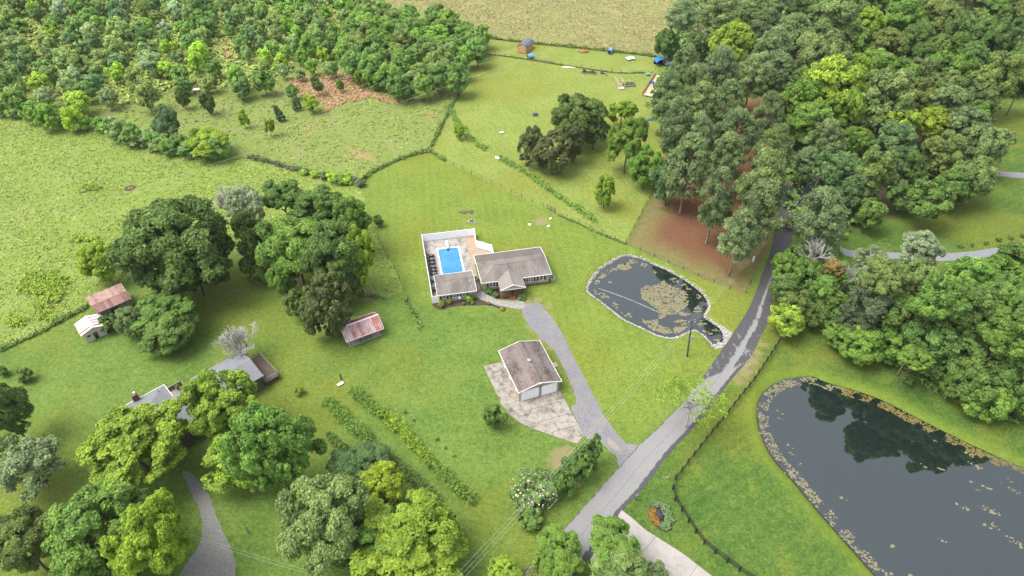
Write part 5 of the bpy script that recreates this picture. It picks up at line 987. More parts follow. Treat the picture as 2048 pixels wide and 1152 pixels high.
weeds([(808, 600), (818, 612), (836, 640), (845, 660)], .9, .5, 'mid', 51, 'leafy weeds left of the mulch bed', 2); weeds([(690, 590), (730, 592), (770, 598)], .5, .45, 'mid', 52, 'weedy fence line above the pavilion', 3)
weeds([(1640, 660), (1700, 696), (1760, 716), (1800, 735)], 1.5, .9, 'green', 53, 'low brush at the foot of the lower wood', 5); weeds([(1850, 770), (1900, 795), (1960, 825), (2048, 845)], 1.4, .9, 'mid', 54, 'low brush between the pond lawn and the lower wood', 4)
def tufts(name, poly, n, size, hgt, col, seed, label, avoid=None, blades=5, clus=None, tone=(.5, .13)):
    rg = np.random.default_rng(seed); P = np.array(poly); lo, hi = P.min(0), P.max(0); pts = np.zeros((0, 2))
    while len(pts) < n:
        q = rg.uniform(lo, hi, (n*3, 2)); keep = sdist(q[:, 0], q[:, 1], poly) > 0
        px = proj(q[:, 0], q[:, 1], 0.0); keep &= (px[0] > -30) & (px[0] < 2080) & (px[1] > -25) & (px[1] < 1170)
        if avoid is not None: keep &= sdist(q[:, 0], q[:, 1], avoid) < 0
        f = np.sin(q[:, 0]*.31+np.sin(q[:, 1]*.23)*2)+np.sin(q[:, 1]*.27+1.3+np.sin(q[:, 0]*.19)*2); keep &= rg.uniform(-3.4, 2.2, len(q)) < f
        q = q[keep]; pts = np.concatenate([pts, q])
        if len(q) == 0: break
    pts = pts[:n]; ci = np.repeat(np.arange(len(pts)), blades); N = len(ci); s = size*rg.uniform(.5, 1.4, len(pts))[ci][:, None]
    off = rg.normal(size=(N, 2))*s*.8; hh = hgt*rg.uniform(.5, 1.3, (N, 1)); C = np.concatenate([pts[ci]+off, hh*.5+.02], 1)
    n_ = nrm(np.concatenate([rg.normal(size=(N, 2))*.9, np.full((N, 1), 1.5)], 1)); t, b = tangent(rg, n_); tn = rg.normal(*tone, len(pts))[ci]+rg.normal(0, .12, N)
    o = pts.mean(0); C[:, :2] -= o; me = quads(name, C, t*s*.62, b*s*.5, tn, M['grassblade']); ob = mobj(name, me, None, (o[0], o[1], 0)); ob.color = (*col, 1); return tag(ob, label, 'grass', None, 'stuff')
tufts('tall_grass', MEADOW, 13000, .17, .12, (0.235, 0.310, 0.060), 61, 'rough grass growing in the left pasture'); tufts('tall_grass', OLD, 13000, .22, .2, (0.235, 0.290, 0.070), 62, 'rough grass and weeds of the old field')
tufts('hay_grass', HAY, 7000, .22, .18, (0.300, 0.275, 0.120), 63, 'dry tawny grass of the hay field at the top')
THK = G([(-10, -12), (745, -12), (700, 110), (560, 150), (480, 180), (350, 172), (285, 208), (150, 208), (-10, 192)])
tufts('underbrush', THK, 5600, .42, 1.0, (0.29, 0.37, 0.085), 66, 'yellow-green underbrush between the thicket trees', None, 10)
tufts('undergrowth', FOREST, 3000, .5, 3.0, (0.125, 0.225, 0.05), 68, 'green undergrowth between the trunks of the right-hand wood', None, 16); tufts('undergrowth', FOREST2, 1600, .42, 2.0, (0.125, 0.225, 0.05), 69, 'green undergrowth between the trunks of the lower wood', None, 16)
for k, pl_ in enumerate(RED[:2]): tufts('broomsedge', pl_, 800, .25, .5, (0.40, 0.245, 0.135), 64+k, ['large patch of reddish broomsedge in the old field', 'small patch of reddish broomsedge inside the thicket'][k])
for k, (q, w, l) in enumerate([(((60, 560), (95, 555), (125, 575)), 3.5, 'bright weed patch in the pasture, left of the yellow-green tree'), (((50, 575), (110, 590), (90, 610)), 2.5, 'bright weeds just above the fence line in the pasture'), (((150, 480), (195, 478)), 2.0, 'bright weed patch in the middle of the pasture'), (((60, 580), (110, 568)), 3.5, 'leafy weed clump in the lower pasture'), (((20, 640), (45, 648)), 2.0, 'flowering weeds near the left edge of the pasture'), (((85, 632), (108, 640)), 1.6, 'flowering weed clump nearest the whitewashed shed'), (((165, 380), (195, 375)), 2.2, 'bright weeds left of the debris ring in the pasture')]):
    weeds(q, w, .7, 'bright', 70+k, l, 8, .10)
# ------------------------------------------------------------------ pond edges: riprap, algae, float line
def rocks(name, poly, lo, hi, n, size, seed, label, extra=()):
    rg = np.random.default_rng(seed); P = np.array(poly); mn, mx = P.min(0)-2, P.max(0)+2; rr = random.Random(seed); mb = MB(); c = 0
    q = rg.uniform(mn, mx, (n*14, 2)); d = sdist(q[:, 0], q[:, 1], poly); q = q[(d > lo) & (d < hi)][:n]; o = P.mean(0); dd = sdist(q[:, 0], q[:, 1], poly)
    for (x, y), dv in list(zip(q, dd))+[((x, y), 9) for x, y in extra]:
        s = size*rr.uniform(.45, 1.25); zg = -1.0*sm(min(max((dv+1)/2, 0), 1)) if dv < 5 else -.15; a = rr.uniform(0, 6.28)
        V_ = [Vector((sx*rr.uniform(.6, 1.1), sy*rr.uniform(.6, 1.1), sz*rr.uniform(.4, .8)))*s for sz in (-.5, .6) for sx, sy in ((-1, -1), (1, -1), (1, 1), (-1, 1))]
        R3 = Matrix.Rotation(a, 3, 'Z'); mb.add([R3 @ v+Vector((x-o[0], y-o[1], zg+s*.2)) for v in V_], [(3, 2, 1, 0), (4, 5, 6, 7), (0, 1, 5, 4), (1, 2, 6, 5), (2, 3, 7, 6), (3, 0, 4, 7)])
    me = bpy.data.meshes.new(name); me.from_pydata(mb.v, [], mb.f); me.materials.append(M['rock']); return tag(mobj(name, me, None, (o[0], o[1], 0)), label, 'rocks', None, 'stuff')
zpp = lambda pts: Zm(1160, 490, 5.009, pts)
ch_ = G(zpp([(1380, 800), (1500, 850), (1530, 880), (1440, 1010), (1360, 1040), (1330, 1000), (1430, 960), (1440, 890)])); rg = np.random.default_rng(9); ex = []
P_ = np.array(ch_)
while len(ex) < 260:
    q = rg.uniform(P_.min(0), P_.max(0))
    if inside(tuple(q), ch_): ex.append(tuple(q))
rocks('riprap', POND1S, -.42, .30, 2200, .16, 81, 'band of pale riprap stones round the small pond', ex)
rocks('shore_stones', POND2S, -.15, .12, 300, .09, 82, 'thin line of stones along the big pond shore')
def mats(name, pts, size, seed, label, col, z=-.345, jit=.5, sides=7):
    rr = random.Random(seed); mb = MB(); o = np.mean(np.array(pts), 0)
    for x, y in pts:
        r = size*rr.choice((.35, .5, .7, 1.0, 1.3)); a0 = rr.uniform(0, 6.28); e_ = rr.uniform(.5, 1); vs = []
        for k in range(sides): a = a0+2*math.pi*k/sides; q = r*rr.uniform(1-jit, 1); vs.append((x-o[0]+math.cos(a)*q, y-o[1]+math.sin(a)*q*e_, z+rr.uniform(0, .012)))
        n = len(vs); mb.add(vs+[(v[0], v[1], z-.03) for v in vs], [tuple(range(n))]+[(i, n+i, n+(i+1) % n, (i+1) % n) for i in range(n)])
    me = bpy.data.meshes.new(name); me.from_pydata(mb.v, [], mb.f); me.materials.append(M['algae']); ob = mobj(name, me, None, (o[0], o[1], 0)); ob.color = (*col, 1); return tag(ob, label, 'algae', None, 'stuff')
def fillpts(poly, n, seed, lo=0, hi=1e9, thr=-9, within=None):
    rg = np.random.default_rng(seed); P = np.array(within if within is not None else poly); q = rg.uniform(P.min(0), P.max(0), (n*40, 2)); d = sdist(q[:, 0], q[:, 1], poly); k = (d > lo) & (d < hi)
    if within is not None: k &= sdist(q[:, 0], q[:, 1], within) > 0
    f = np.sin(q[:, 0]*1.7+2*np.sin(q[:, 1]*1.1))+np.sin(q[:, 1]*1.9+2*np.sin(q[:, 0]*.8)); k &= f > thr
    return [tuple(v) for v in q[k][:n]]
TAN, GOLD = (0.178, 0.160, 0.095), (0.140, 0.115, 0.035)
big = G(zpp([(610, 450), (660, 412), (760, 410), (850, 362), (862, 402), (950, 430), (1050, 470), (1085, 540), (1060, 610), (1000, 650), (920, 700), (860, 690), (812, 740), (790, 705), (800, 650), (720, 600), (690, 570), (622, 530)]), -.35)
mats('algae_mat', fillpts(big, 1500, 91, -.15), .27, 91, 'large tan algae mat in the middle of the small pond', TAN)
mats('algae_mat', fillpts(POND1S, 320, 92, .75, 1.9, .2), .30, 92, 'tan algae scum along the small pond edge', TAN)
mats('algae_mat', fillpts(G(zpp([(300, 225), (360, 170), (440, 160), (560, 195), (480, 250), (340, 255)]), -.35), 120, 93, 0, 9, -.4)+fillpts(G(zpp([(170, 330), (260, 290), (325, 400), (240, 340)]), -.35), 50, 97, 0, 9, -.2), .28, 93, 'tan algae at the far left of the small pond', TAN)
mats('algae_mat', fillpts(G(zpp([(640, 770), (780, 745), (780, 800), (890, 830), (930, 880), (860, 890), (720, 850)]), -.35), 170, 94)+fillpts(G(zpp([(960, 830), (1080, 820), (1020, 870), (930, 885)]), -.35), 60, 95)+fillpts(G(zpp([(960, 690), (1010, 670), (1110, 690), (1060, 720)]), -.35), 40, 96)+fillpts(G(zpp([(930, 770), (1000, 770), (1070, 760), (1010, 735)]), -.35), 22, 98), .30, 94, 'tan algae patches near the small pond outlet', TAN)
leftshore = G([(1500, 900), (1500, 770), (1560, 735), (1640, 735), (1690, 760), (1690, 800), (1640, 790), (1600, 850), (1640, 960), (1800, 1160), (1740, 1180)])
mats('algae_mat', fillpts(POND2S, 1300, 101, .15, 1.6, -.7, leftshore), .19, 101, 'tan algae fringe along the left shore of the big pond', TAN)
rightshore = G([(1680, 760), (1780, 780), (2100, 920), (2100, 990), (1900, 920), (1760, 830), (1680, 800)])
mats('algae_mat', fillpts(POND2S, 1300, 102, .2, 1.7, -.7, rightshore), .20, 102, 'golden algae fringe along the wood side of the big pond', GOLD)
sc = []
for i, (x, y, n) in enumerate([(1560, 824, 8), (1561, 838, 4), (1520+60, 905, 6), (1684, 996, 8), (1870, 882, 3), (1938, 907, 12), (1950, 931, 22), (1882, 938, 9), (1930, 1018, 16), (1985, 1024, 40), (1990, 1052, 16), (1976, 1053, 6), (1886, 1081, 9), (1785, 1092, 6), (2030, 1083, 24), (2042, 1094, 12), (1948, 967, 6), (1976, 976, 10), (1958, 982, 7), (2030, 983, 20), (2018, 960, 5), (1782, 1150, 5), (1820, 1150, 6), (1575, 890, 8), (1597, 930, 7), (1848, 932, 3)]):
    c = at(x, y, -.35); rr = random.Random(i)
    for _ in range(max(3, int(n*.7))): u = rr.gauss(0, 1); sc.append((c.x+u*.10*n**.5, c.y-u*.07*n**.5+rr.gauss(0, .07*n**.4)))
mats('algae_mat', sc, .22, 103, 'small algae rafts drifting on the big pond', (0.19, 0.165, 0.09))
A_, B_ = at(*zpp([(190, 435)])[0], -.34), at(*zpp([(790, 675)])[0], -.34); fl = empty('float_line', A_, 0, 'line of white floats strung across the small pond', 'float line'); b = MB(); L_ = B_-A_
b.tube([Vector((0, 0, 0)), L_*.5+Vector((.25, .2, 0)), L_], .006, 3); b.build('rope', M['vinyl'], fl); b = MB(); b.blob((0, 0, 0), (.055, .04, .04), RNG, 6, 4, 0, .02); fm = b.mesh('float', M['vinyl'])
for k in range(44): t = k/43; mobj('float', fm, fl, L_*t+Vector((.25, .2, 0))*4*t*(1-t))
def pipe(px, label, z=-.3):
    p = at(*px, z); r = empty('culvert_pipe', p, 0, label, 'pipe'); b = MB(); b.tube([(0, 0, .12), (.15, -.05, .16)], .26, 10); b.build('pipe', M['iron'], r); b = MB(); b.blob((0, 0, -.12), (.36, .36, .2), RNG); b.build('collar', M['darkrock'], r)
pipe((1443, 678), 'black culvert pipe end among the riprap by the road', -.05); pipe((1249, 528), 'black overflow pipe in the far corner of the small pond'); pipe((1546, 787), 'black overflow pipe among the algae of the big pond')
# ------------------------------------------------------------------ board fence and wire fences
def line_fence(name, px, gap, label, post, rails, matp, matr, ph=1.2, boards=True):
    P = resample(smooth_line([at(*p) for p in px], 6), gap); o = P[0]; r = empty(name, (o.x, o.y, 0), 0, label, 'fence'); b = MB(); b.box(-post, post, -post, post, 0, ph); pm_ = b.mesh('post', M[matp]); rm = {}
    for p in P: mobj('post', pm_, r, (p.x-o.x, p.y-o.y, 0), RNG.uniform(-.1, .1))
    if boards:
        b = MB(); b.box(0, gap, -.018, .018, -.07, .07); bm_ = b.mesh('rail', M[matr])
        for a, c in zip(P, P[1:]):
            d = c-a; an = math.atan2(d.y, d.x); n = Vector((-d.y, d.x, 0)).normalized()*(post+.02)
            for z in rails: q = mobj('rail', bm_, r, (a.x-o.x+n.x, a.y-o.y+n.y, z), an); q.scale = (d.length/gap, 1, 1)
    else:
        for z in rails: b = MB(); b.tube([(p.x-o.x, p.y-o.y, z) for p in P], .012, 3); b.build('wire', M[matr], r)
    return r
line_fence('board_fence', [(1563, 676), (1539, 714), (1507, 762), (1485, 789), (1452, 831), (1419, 872), (1384, 916), (1359, 948), (1348, 964), (1345, 984), (1351, 1005), (1364, 1024), (1391, 1067), (1407, 1088), (1452, 1124), (1501, 1158), (1560, 1200)], 1.75, 'black board fence curving between the road and the big pond', .085, (.35, .72, 1.09), 'darkwood', 'darkwood', 1.25)
wf = lambda px, l, g=3.0, h=1.15: line_fence('wire_fence', px, g, l, .05, (.35, .7, 1.05), 'polewood', 'wirefence', h, False)
wf([(857, 303), (890, 321), (934, 344), (978, 364), (1025, 387), (1067, 406), (1092, 418)], 'wire fence running down the lawn to the metal gate'); wf([(1110, 427), (1155, 446), (1193, 464), (1250, 488)], 'wire fence right of the metal gate')
wf([(1252, 488), (1265, 462), (1285, 425), (1303, 390)], 'wire fence along the left side of the pine straw'); wf([(1252, 489), (1310, 514), (1350, 532), (1400, 554), (1440, 570), (1488, 588), (1503, 560)], 'wire fence between the pine straw and the small pond', 3.2, .9)
wf([(722, 376), (735, 352), (765, 335), (800, 319), (857, 302)], 'wire fence round the curved corner of the mown lawn'); wf([(857, 302), (880, 258), (907, 205), (940, 158)], 'wire fence dividing the old field from the upper lawn')
wf([(985, 78), (1050, 86), (1200, 101), (1312, 114)], 'wire fence below the hay field'); wf([(972, 109), (1050, 119), (1160, 136), (1290, 148), (1312, 138)], 'wire fence across the far lawn', 3.0, 1.0)
wf([(0, 703), (90, 661), (178, 613)], 'wire fence between pasture and lawn by the whitewashed shed'); wf([(745, 440), (762, 490), (790, 540), (808, 582), (816, 605), (838, 645)], 'old wire fence along the left edge of the mown lawn', 3.5, .9); wf([(690, 590), (730, 592), (771, 599)], 'short wire fence above the pavilion')
def gate(p1, p2, h, label, mat='steel'):
    a, c = at(*p1), at(*p2); d = c-a; r = empty('gate', (a.x, a.y, 0), math.atan2(d.y, d.x), label, 'gate'); L = d.length
    for k in range(5): b = MB(); z = .2+k*(h-.25)/4; b.tube([(0, 0, z), (L, 0, z)], .03, 5); b.build('bar', M[mat], r)
    for x in (0, L/2, L): b = MB(); b.tube([(x, 0, .05), (x, 0, h)], .035, 5); b.build('upright', M[mat], r)
gate((1094, 418), (1109, 426), 1.3, 'metal tube gate in the wire fence above the house', 'iron'); gate((1243, 146), (1253, 147), 1.4, 'pale wire gate in the thin far fence')
# ------------------------------------------------------------------ utility pole and wires
pb = at(1374, 713); ptp = at(1384, 642, 8.3); up = empty('utility_pole', (pb.x, pb.y, 0), 0, 'leaning wooden utility pole with transformer beside the small pond', 'utility pole'); dv = ptp-Vector((pb.x, pb.y, 0))
b = MB(); b.tube([(0, 0, 0), dv], [.17, .11], 8); b.build('pole', M['polewood'], up); b = MB(); m_ = dv*.55+Vector((.28, -.12, 0)); b.tube([m_-Vector((0, 0, .45)), m_+Vector((0, 0, .45))], .22, 10); b.tube([m_+Vector((0, 0, .45)), m_+Vector((0, 0, .6))], .05, 5); b.build('transformer', M['steel'], up)
b = MB(); b.box(dv.x-.6, dv.x+.6, dv.y-.05, dv.y+.05, 7.9, 8.0); b.build('crossarm', M['polewood'], up); b = MB()
for x in (-.5, 0, .5): b.tube([(dv.x+x, dv.y, 8.0), (dv.x+x, dv.y, 8.18)], .05, 6)
b.build('insulators', M['whitetarp'], up)
def wire(a, c, sag, rad, label, group, n=24):
    a, c = Vector(a), Vector(c); o = a; b = MB(); b.tube([(a+(c-a)*t-Vector((0, 0, 4*sag*t*(1-t))))-o for t in [k/n for k in range(n+1)]], rad, 4, 0, False); ob = b.build('overhead_wire', M['wire'], None, o); return tag(ob, label, 'wire', group)
top = Vector((pb.x, pb.y, 0))+dv; end1 = at(640, 1450, 8.6); end2 = at(1640, 350, 8.6); d1 = (end1-top).normalized()
def side(v, k): n = Vector((-v.y, v.x, 0)).normalized(); return n*k
for i, k in enumerate((-.5, 0, .5)):
    wire(top+Vector((k, 0, -.13)), end1+side(d1, k), .9, .008, f'wire from the utility pole over the roadside bushes, {["left", "middle", "right"][i]} strand', 'road power line'); wire(top+Vector((k, 0, -.13)), end2+side(d1, k), .8, .008, f'wire from the utility pole up the road, {["left", "middle", "right"][i]} strand', 'road power line')
def pole(p, h, label):
    r = empty('utility_pole', (p[0], p[1], 0), 0, label, 'utility pole'); b = MB(); b.tube([(0, 0, 0), (0, 0, h)], [.17, .12], 8); b.build('pole', M['polewood'], r); b = MB(); b.box(-1.6, 1.6, -.06, .06, h-.7, h-.5); b.build('crossarm', M['polewood'], r)
pole((end2.x, end2.y), 9.0, 'utility pole hidden in the trees by the road'); pole((end1.x, end1.y), 9.0, 'utility pole below the bottom edge on the road line')
for i, ((x0, y0), (x1, y1)) in enumerate([((-160, 403), (1330, -75)), ((-160, 452), (1400, -72)), ((-160, 480), (1470, -72)), ((-160, 512), (1530, -70))]):
    a, c = at(x0, y0, 13), at(x1, y1, 13); wire(a, c, 3.0, .016, f'long power line across the pasture and hay field, {ORD[i]} from the top', 'long-distance power lines', 40)
    if i in (1,): pole((a.x, a.y), 13.4, 'tall power-line pole outside the left edge'); pole((c.x, c.y), 13.4, 'tall power-line pole beyond the hay field')
a, c = at(330, 1058, 6), at(760, 1188, 7)
for i in range(2): wire(a+Vector((0, i*.35, 0)), c+Vector((0, i*.35, 0)), .5, .008, f'service wire over the gravel drive, {["lower", "upper"][i]} of two', 'service wires', 12)
pole((c.x, c.y), 7.3, 'service pole below the bottom edge'); 
# ------------------------------------------------------------------ far lawn: shed and clutter
p = at(1035, 105); q = at(1053, 108.5); an = math.atan2(q.y-p.y, q.x-p.x); fs = empty('garden_shed', (p.x, p.y, 0), an, 'new cedar barn-style shed with slate-blue roof on the far lawn', 'shed'); Wd, Ld = 2.9, 5.4
b = MB(); b.box(0, Wd, 0, Ld, .12, 1.9); pr_ = [(0, 0, 1.9), (Wd, 0, 1.9), (Wd*.83, 0, 2.6), (Wd*.5, 0, 3.0), (Wd*.17, 0, 2.6)]; b.prism(pr_, (0, .08, 0)); b.prism([(x, Ld-.08, z) for x, y, z in pr_], (0, .08, 0)); b.build('wall', M['newwood'], fs)
b = MB(); rp = [(-.12, 1.84), (Wd*.15, 2.66), (Wd*.5, 3.1), (Wd*.85, 2.66), (Wd+.12, 1.84)]
for (xa, za), (xb, zb_) in zip(rp, rp[1:]): b.slab([(xa, -.15, za), (xb, -.15, zb_), (xb, Ld+.15, zb_), (xa, Ld+.15, za)], .08)
b.build('roof', M['shingleblue'], fs)
for k in range(10): b = MB(); b.box(.02+k*.288, .02+k*.288+.26, -.035, -.003, .14, 1.88); b.build('board', M['newwood'], fs)
b = MB(); b.box(.75, 2.15, -.06, -.036, .14, 1.8); dr = b.build('double_door', M['newwood'], fs); b = MB(); b.box(1.43, 1.47, -.075, -.06, .14, 1.8); b.box(.7, 2.2, -.075, -.06, 1.78, 1.86); b.build('door_trim', M['palewood'], dr); b = MB(); b.box(0.1, 2.8, .1, Ld-.1, 0, .12); b.build('skids', M['oldwood'], fs)
def barrel(px, rz, label, lay=True):
    p = at(*px); r = empty('barrel', (p.x, p.y, 0), rz, label, 'barrel'); b = MB()
    b.tube([(-.9, 0, .75), (.9, 0, .75)], .72, 14); b.build('body', M['bluebarrel'], r)
    for x in (-.5, .5): b = MB(); b.box(x-.1, x+.1, -.6, .6, 0, .25); b.build('cradle', M['oldwood'], r)
    b = MB(); b.tube([(-.92, 0, .75), (-.89, 0, .75)], .6, 14); b.build('opening', M['darkwood'], r)
barrel((1061, 117), .3, 'faded blue barrel shelter just below the cedar shed'); barrel((1220, 107), 1.2, 'faded blue barrel shelter by the hay field fence')
p = at(1260, 119); r = empty('platform', (p.x, p.y, 0), .35, 'low platform covered with a white sheet on the far lawn', 'platform'); b = MB(); b.box(-1.3, 1.3, -.9, .9, .45, .5); b.build('sheet', M['whitetarp'], r)
for x in (-1.2, 1.2):
    for y in (-.8, .8): b = MB(); b.box(x-.05, x+.05, y-.05, y+.05, 0, .45); b.build('leg', M['oldwood'], r)
p = at(1319, 130); r = empty('canopy', (p.x, p.y, 0), .25, 'blue tarpaulin canopy at the far corner of the lawn', 'canopy'); b = MB(); arc = [(-1.5*math.cos(a), 1.2+.9*math.sin(a)) for a in [math.pi*k/8 for k in range(9)]]
for (xa, za), (xb, zb_) in zip(arc, arc[1:]): b.slab([(xa, -1.2, za), (xb, -1.2, zb_), (xb, 1.2, zb_), (xa, 1.2, za)], .03)
b.build('tarpaulin', M['bluetarp'], r)
for x in (-1.45, 1.45):
    for y in (-1.1, 1.1): b = MB(); b.box(x-.04, x+.04, y-.04, y+.04, 0, 1.2); b.build('pole', M['iron'], r)
b = MB(); b.box(-1.4, 1.4, .9, 1.1, 0, 1.2); b.build('back_panel', M['darkwood'], r)
p = at(1334, 130); r = empty('trailer', (p.x, p.y, 0), .2, 'dark grey flat trailer beside the blue canopy', 'trailer'); b = MB(); b.box(-1.0, 1.0, -1.3, 1.3, .5, .75); b.build('bed', M['cushion'], r)
for x in (-1.05, 1.05): b = MB(); b.tube([(x-.1, 0, .33), (x+.1, 0, .33)], .33, 12); b.build('wheel', M['iron'], r)
b = MB(); b.box(-.05, .05, -2.2, -1.3, .45, .55); b.build('drawbar', M['iron'], r)
p = at(1167, 104); b = MB()
for k in range(14): a = k*.9; b.blob((math.cos(a)*(1.3-.08*k)+RNG.uniform(-.3, .3), math.sin(a)*(.7-.04*k), .1+.03*k), (.9-.03*k, .6, .28), RNG, 7, 4)
tag(b.build('dirt_mound', M['reddirt'], None, p), 'mound of red clay on the far lawn', 'dirt mound')
b = MB(); p = at(1085, 120); [b.blob((k*.75-2.4+RNG.uniform(-.2, .2), RNG.uniform(-.35, .35)-k*.22, .03), (.8, .5, .10), RNG, 7, 4) for k in range(8)]; tag(b.build('dirt_strip', M['stump'], None, p), 'strip of dug brown soil beside the blue barrel', 'soil')
p = at(1138, 134); r = empty('board_stack', (p.x, p.y, 0), -.12, 'white boards lying on the far lawn', 'boards'); [MB().box(-2.2+k*.3, 2.0-k*.2, -.45+k*.22, -.27+k*.22, .01+.01*k, .05+.01*k).build('board', M['whitetarp'], r) for k in range(4)]
def planter(px, rz, w, d, label, plants, mat='oldwood'):
    p = at(*px); r = empty('raised_bed', (p.x, p.y, 0), rz, label, 'raised bed'); b = MB()
    for x0, x1, y0, y1 in ((-w, w, -d, -d+.06), (-w, w, d-.06, d), (-w, -w+.06, -d+.06, d-.06), (w-.06, w, -d+.06, d-.06)): b.box(x0, x1, y0, y1, 0, .42)
    b.build('frame', M[mat], r); b = MB(); b.box(-w+.06, w-.06, -d+.06, d-.06, .0, .34); b.build('soil', M['mulch'], r)
    for x, s in plants: c = mobj('plant', PROTO['shrub'][RNG.randrange(4)], r, (x, 0, .34+s*.7)); c.scale = (s, s, s); c.color = (*COLW['mid'][0], 1)
planter((1178, 147), -.2, 2.2, .6, 'weathered raised bed with two leafy plants on the far lawn', [(-1.4, .6), (.9, .5), (0, .3)]); planter((1206, 150), -.3, 1.0, .6, 'pale raised bed with one small plant on the far lawn', [(-.4, .55)], 'palewood')
p = at(1250, 172); fr = empty('garden_pergola', (p.x, p.y, 0), .12, 'pale lumber pergola with raised garden beds on the far lawn', 'pergola')
for x in (-2.4, -.8):
    for y in (-2.4, .2, 2.8): b = MB(); b.box(x-.05, x+.05, y-.05, y+.05, 0, 1.7); b.build('post', M['palewood'], fr)
for x in (-2.4, -.8): b = MB(); b.box(x-.05, x+.05, -2.45, 2.85, 1.7, 1.8); b.build('beam', M['palewood'], fr)
for y in (-2.4, -.7, 1.0, 2.8): b = MB(); b.box(-2.45, -.75, y-.04, y+.04, 1.8, 1.88); b.build('rafter', M['palewood'], fr)
for x, y, w, d in ((-1.6, -1.9, .8, .7), (-1.6, 0, .75, .9), (1.0, .6, 1.6, .35), (1.2, -.5, 1.6, .35)): b = MB(); b.box(x-w, x+w, y-d, y+d, 0, .45); b.build('bed_box', M['palewood' if y < -1 else 'oldwood'], fr)
for k in range(9): c = mobj('plant', PROTO['shrub'][k % 4], fr, (-.3+k*.36, .6-(k % 3)*.55, .6)); c.scale = (.32, .32, .3); c.color = (*COLW['mid'][0], 1)
for x in (0.2, 1.6, 2.6): b = MB(); b.box(x-.04, x+.04, .9, .98, 0, 1.1); b.build('stake', M['palewood'], fr)
b = MB(); b.box(0, 2.8, .9, .96, 1.05, 1.12); b.build('rail', M['palewood'], fr)
# neighbour's timber deck behind the pines
A_, B_ = at(1284, 192), at(1310, 152); d = B_-A_; an = math.atan2(d.y, d.x); L = d.length; r = empty('timber_deck', (A_.x, A_.y, 0), an, 'fresh timber deck with rail showing left of the pines', 'deck'); b = MB(); b.box(0, L, -3.5, 0, .3, .42); b.build('platform', M['palewood'], r); b = MB(); b.box(0, L, -.08, 0, .42, 1.35); b.build('railing', M['newwood'], r)
for k in range(8): b = MB(); b.box(L*k/7-.06, L*k/7+.06, 0, .1, 0, 1.4); b.build('post', M['newwood'], r)
for (x, y, l) in ((1304, 166, 'blue tarpaulin bundle on the fresh timber deck'), (1300, 240, 'blue tub below the pine branches')): p = at(x, y, .42 if y < 200 else 0); b = MB(); b.blob((0, 0, .25), (.8, .5, .3), RNG, 9, 5, 0, .15); tag(b.build('blue_bundle', M['bluetarp'], None, p), l, 'bundle')
# upper lawn bits
def ring(px, r_, n, size, mat, label, name, cat, center=None):
    p = at(*px); r = empty(name, (p.x, p.y, 0), 0, label, cat)
    for k in range(n): a = 2*math.pi*k/n; b = MB(); b.blob((math.cos(a)*r_, math.sin(a)*r_, size*.4), (size*RNG.uniform(.7, 1.2), size*RNG.uniform(.7, 1.2), size*.6), RNG, 6, 4); b.build('stone', M[mat], r)
    if center: b = MB(); [b.blob((RNG.uniform(-r_, r_)*.6, RNG.uniform(-r_, r_)*.6, .03), (.35, .3, .12), RNG, 6, 4) for _ in range(6)]; b.build('ash', M[center], r)
ring((944, 443), .75, 11, .2, 'rock', 'round stone fire pit on the lawn behind the pool', 'fire_pit', 'fire pit', 'stump'); ring((937, 161), .65, 12, .24, 'rock', 'stone ring by the weedy fence of the upper lawn', 'stone_ring', 'fire pit', 'stump'); ring((260, 377), .9, 12, .3, 'stump', 'ring of brown debris in the pasture under the power lines', 'debris_ring', 'debris', 'brick')
def pile(px, n, sx, sy, mat, label, name='debris_pile', s=.35):
    p = at(*px); b = MB()
    for _ in range(n): b.blob((RNG.gauss(0, sx), RNG.gauss(0, sy), .05), (s*RNG.uniform(.5, 1.3), s*RNG.uniform(.4, 1), .13), RNG, 6, 4)
    tag(b.build(name, M[mat], None, p), label, 'debris')
pile((932, 425), 22, .7, .3, 'stump', 'patch of burnt black debris on the lawn behind the pool'); pile((395, 188), 10, .5, .35, 'stump', 'brush pile between the pair of upright cedars'); pile((1148, 192), 6, .3, .2, 'stump', 'small brown debris right of the round oak')
def smallbox(px, sx, sy, sz, mat, label, name, cat, rz=.3):
    p = at(*px); r = empty(name, (p.x, p.y, 0), rz, label, cat); b = MB(); b.box(-sx, sx, -sy, sy, sz*.55, sz); b.build('top', M[mat], r)
    for x in (-sx*.85, sx*.85):
        for y in (-sy*.8, sy*.8): b = MB(); b.box(x-.04, x+.04, y-.04, y+.04, 0, sz*.55); b.build('leg', M['iron'], r)
smallbox((1070, 231), .6, .5, .9, 'cushion', 'dark grill cart standing alone on the upper lawn', 'grill', 'grill'); smallbox((1003, 267), .55, .3, .35, 'whitetarp', 'low white object on the upper lawn', 'bench', 'bench'); smallbox((393, 183), .9, .5, .7, 'vinyl', 'white trough beside the cedars in the old field', 'trough', 'trough'); smallbox((1296, 151), .5, .4, .6, 'bluebarrel', 'small blue tub stand at the far right corner of the lawn', 'tub', 'tub')
for i, (x, y) in enumerate([(1059, 450), (1097, 453), (1101, 438)]): p = at(x, y); b = MB(); b.box(-.28, .28, -.16, .16, 0, .2); b.box(-.2, .2, -.1, .1, .2, .3); tag(b.build('white_block', M['vinyl'], None, p, .4*i), f'white block at the {["left", "lower right", "upper right"][i]} side of the sandy circle', 'block')
p = at(995, 318); r = empty('culvert', (p.x, p.y, 0), -.6, 'white culvert pipe in the weedy ditch', 'pipe'); b = MB(); b.tube([(-.5, 0, .3), (.5, 0, .3)], .3, 12); b.build('pipe', M['vinyl'], r); b = MB(); b.tube([(-.52, 0, .3), (-.49, 0, .3)], .24, 12); b.build('mouth', M['iron'], r)
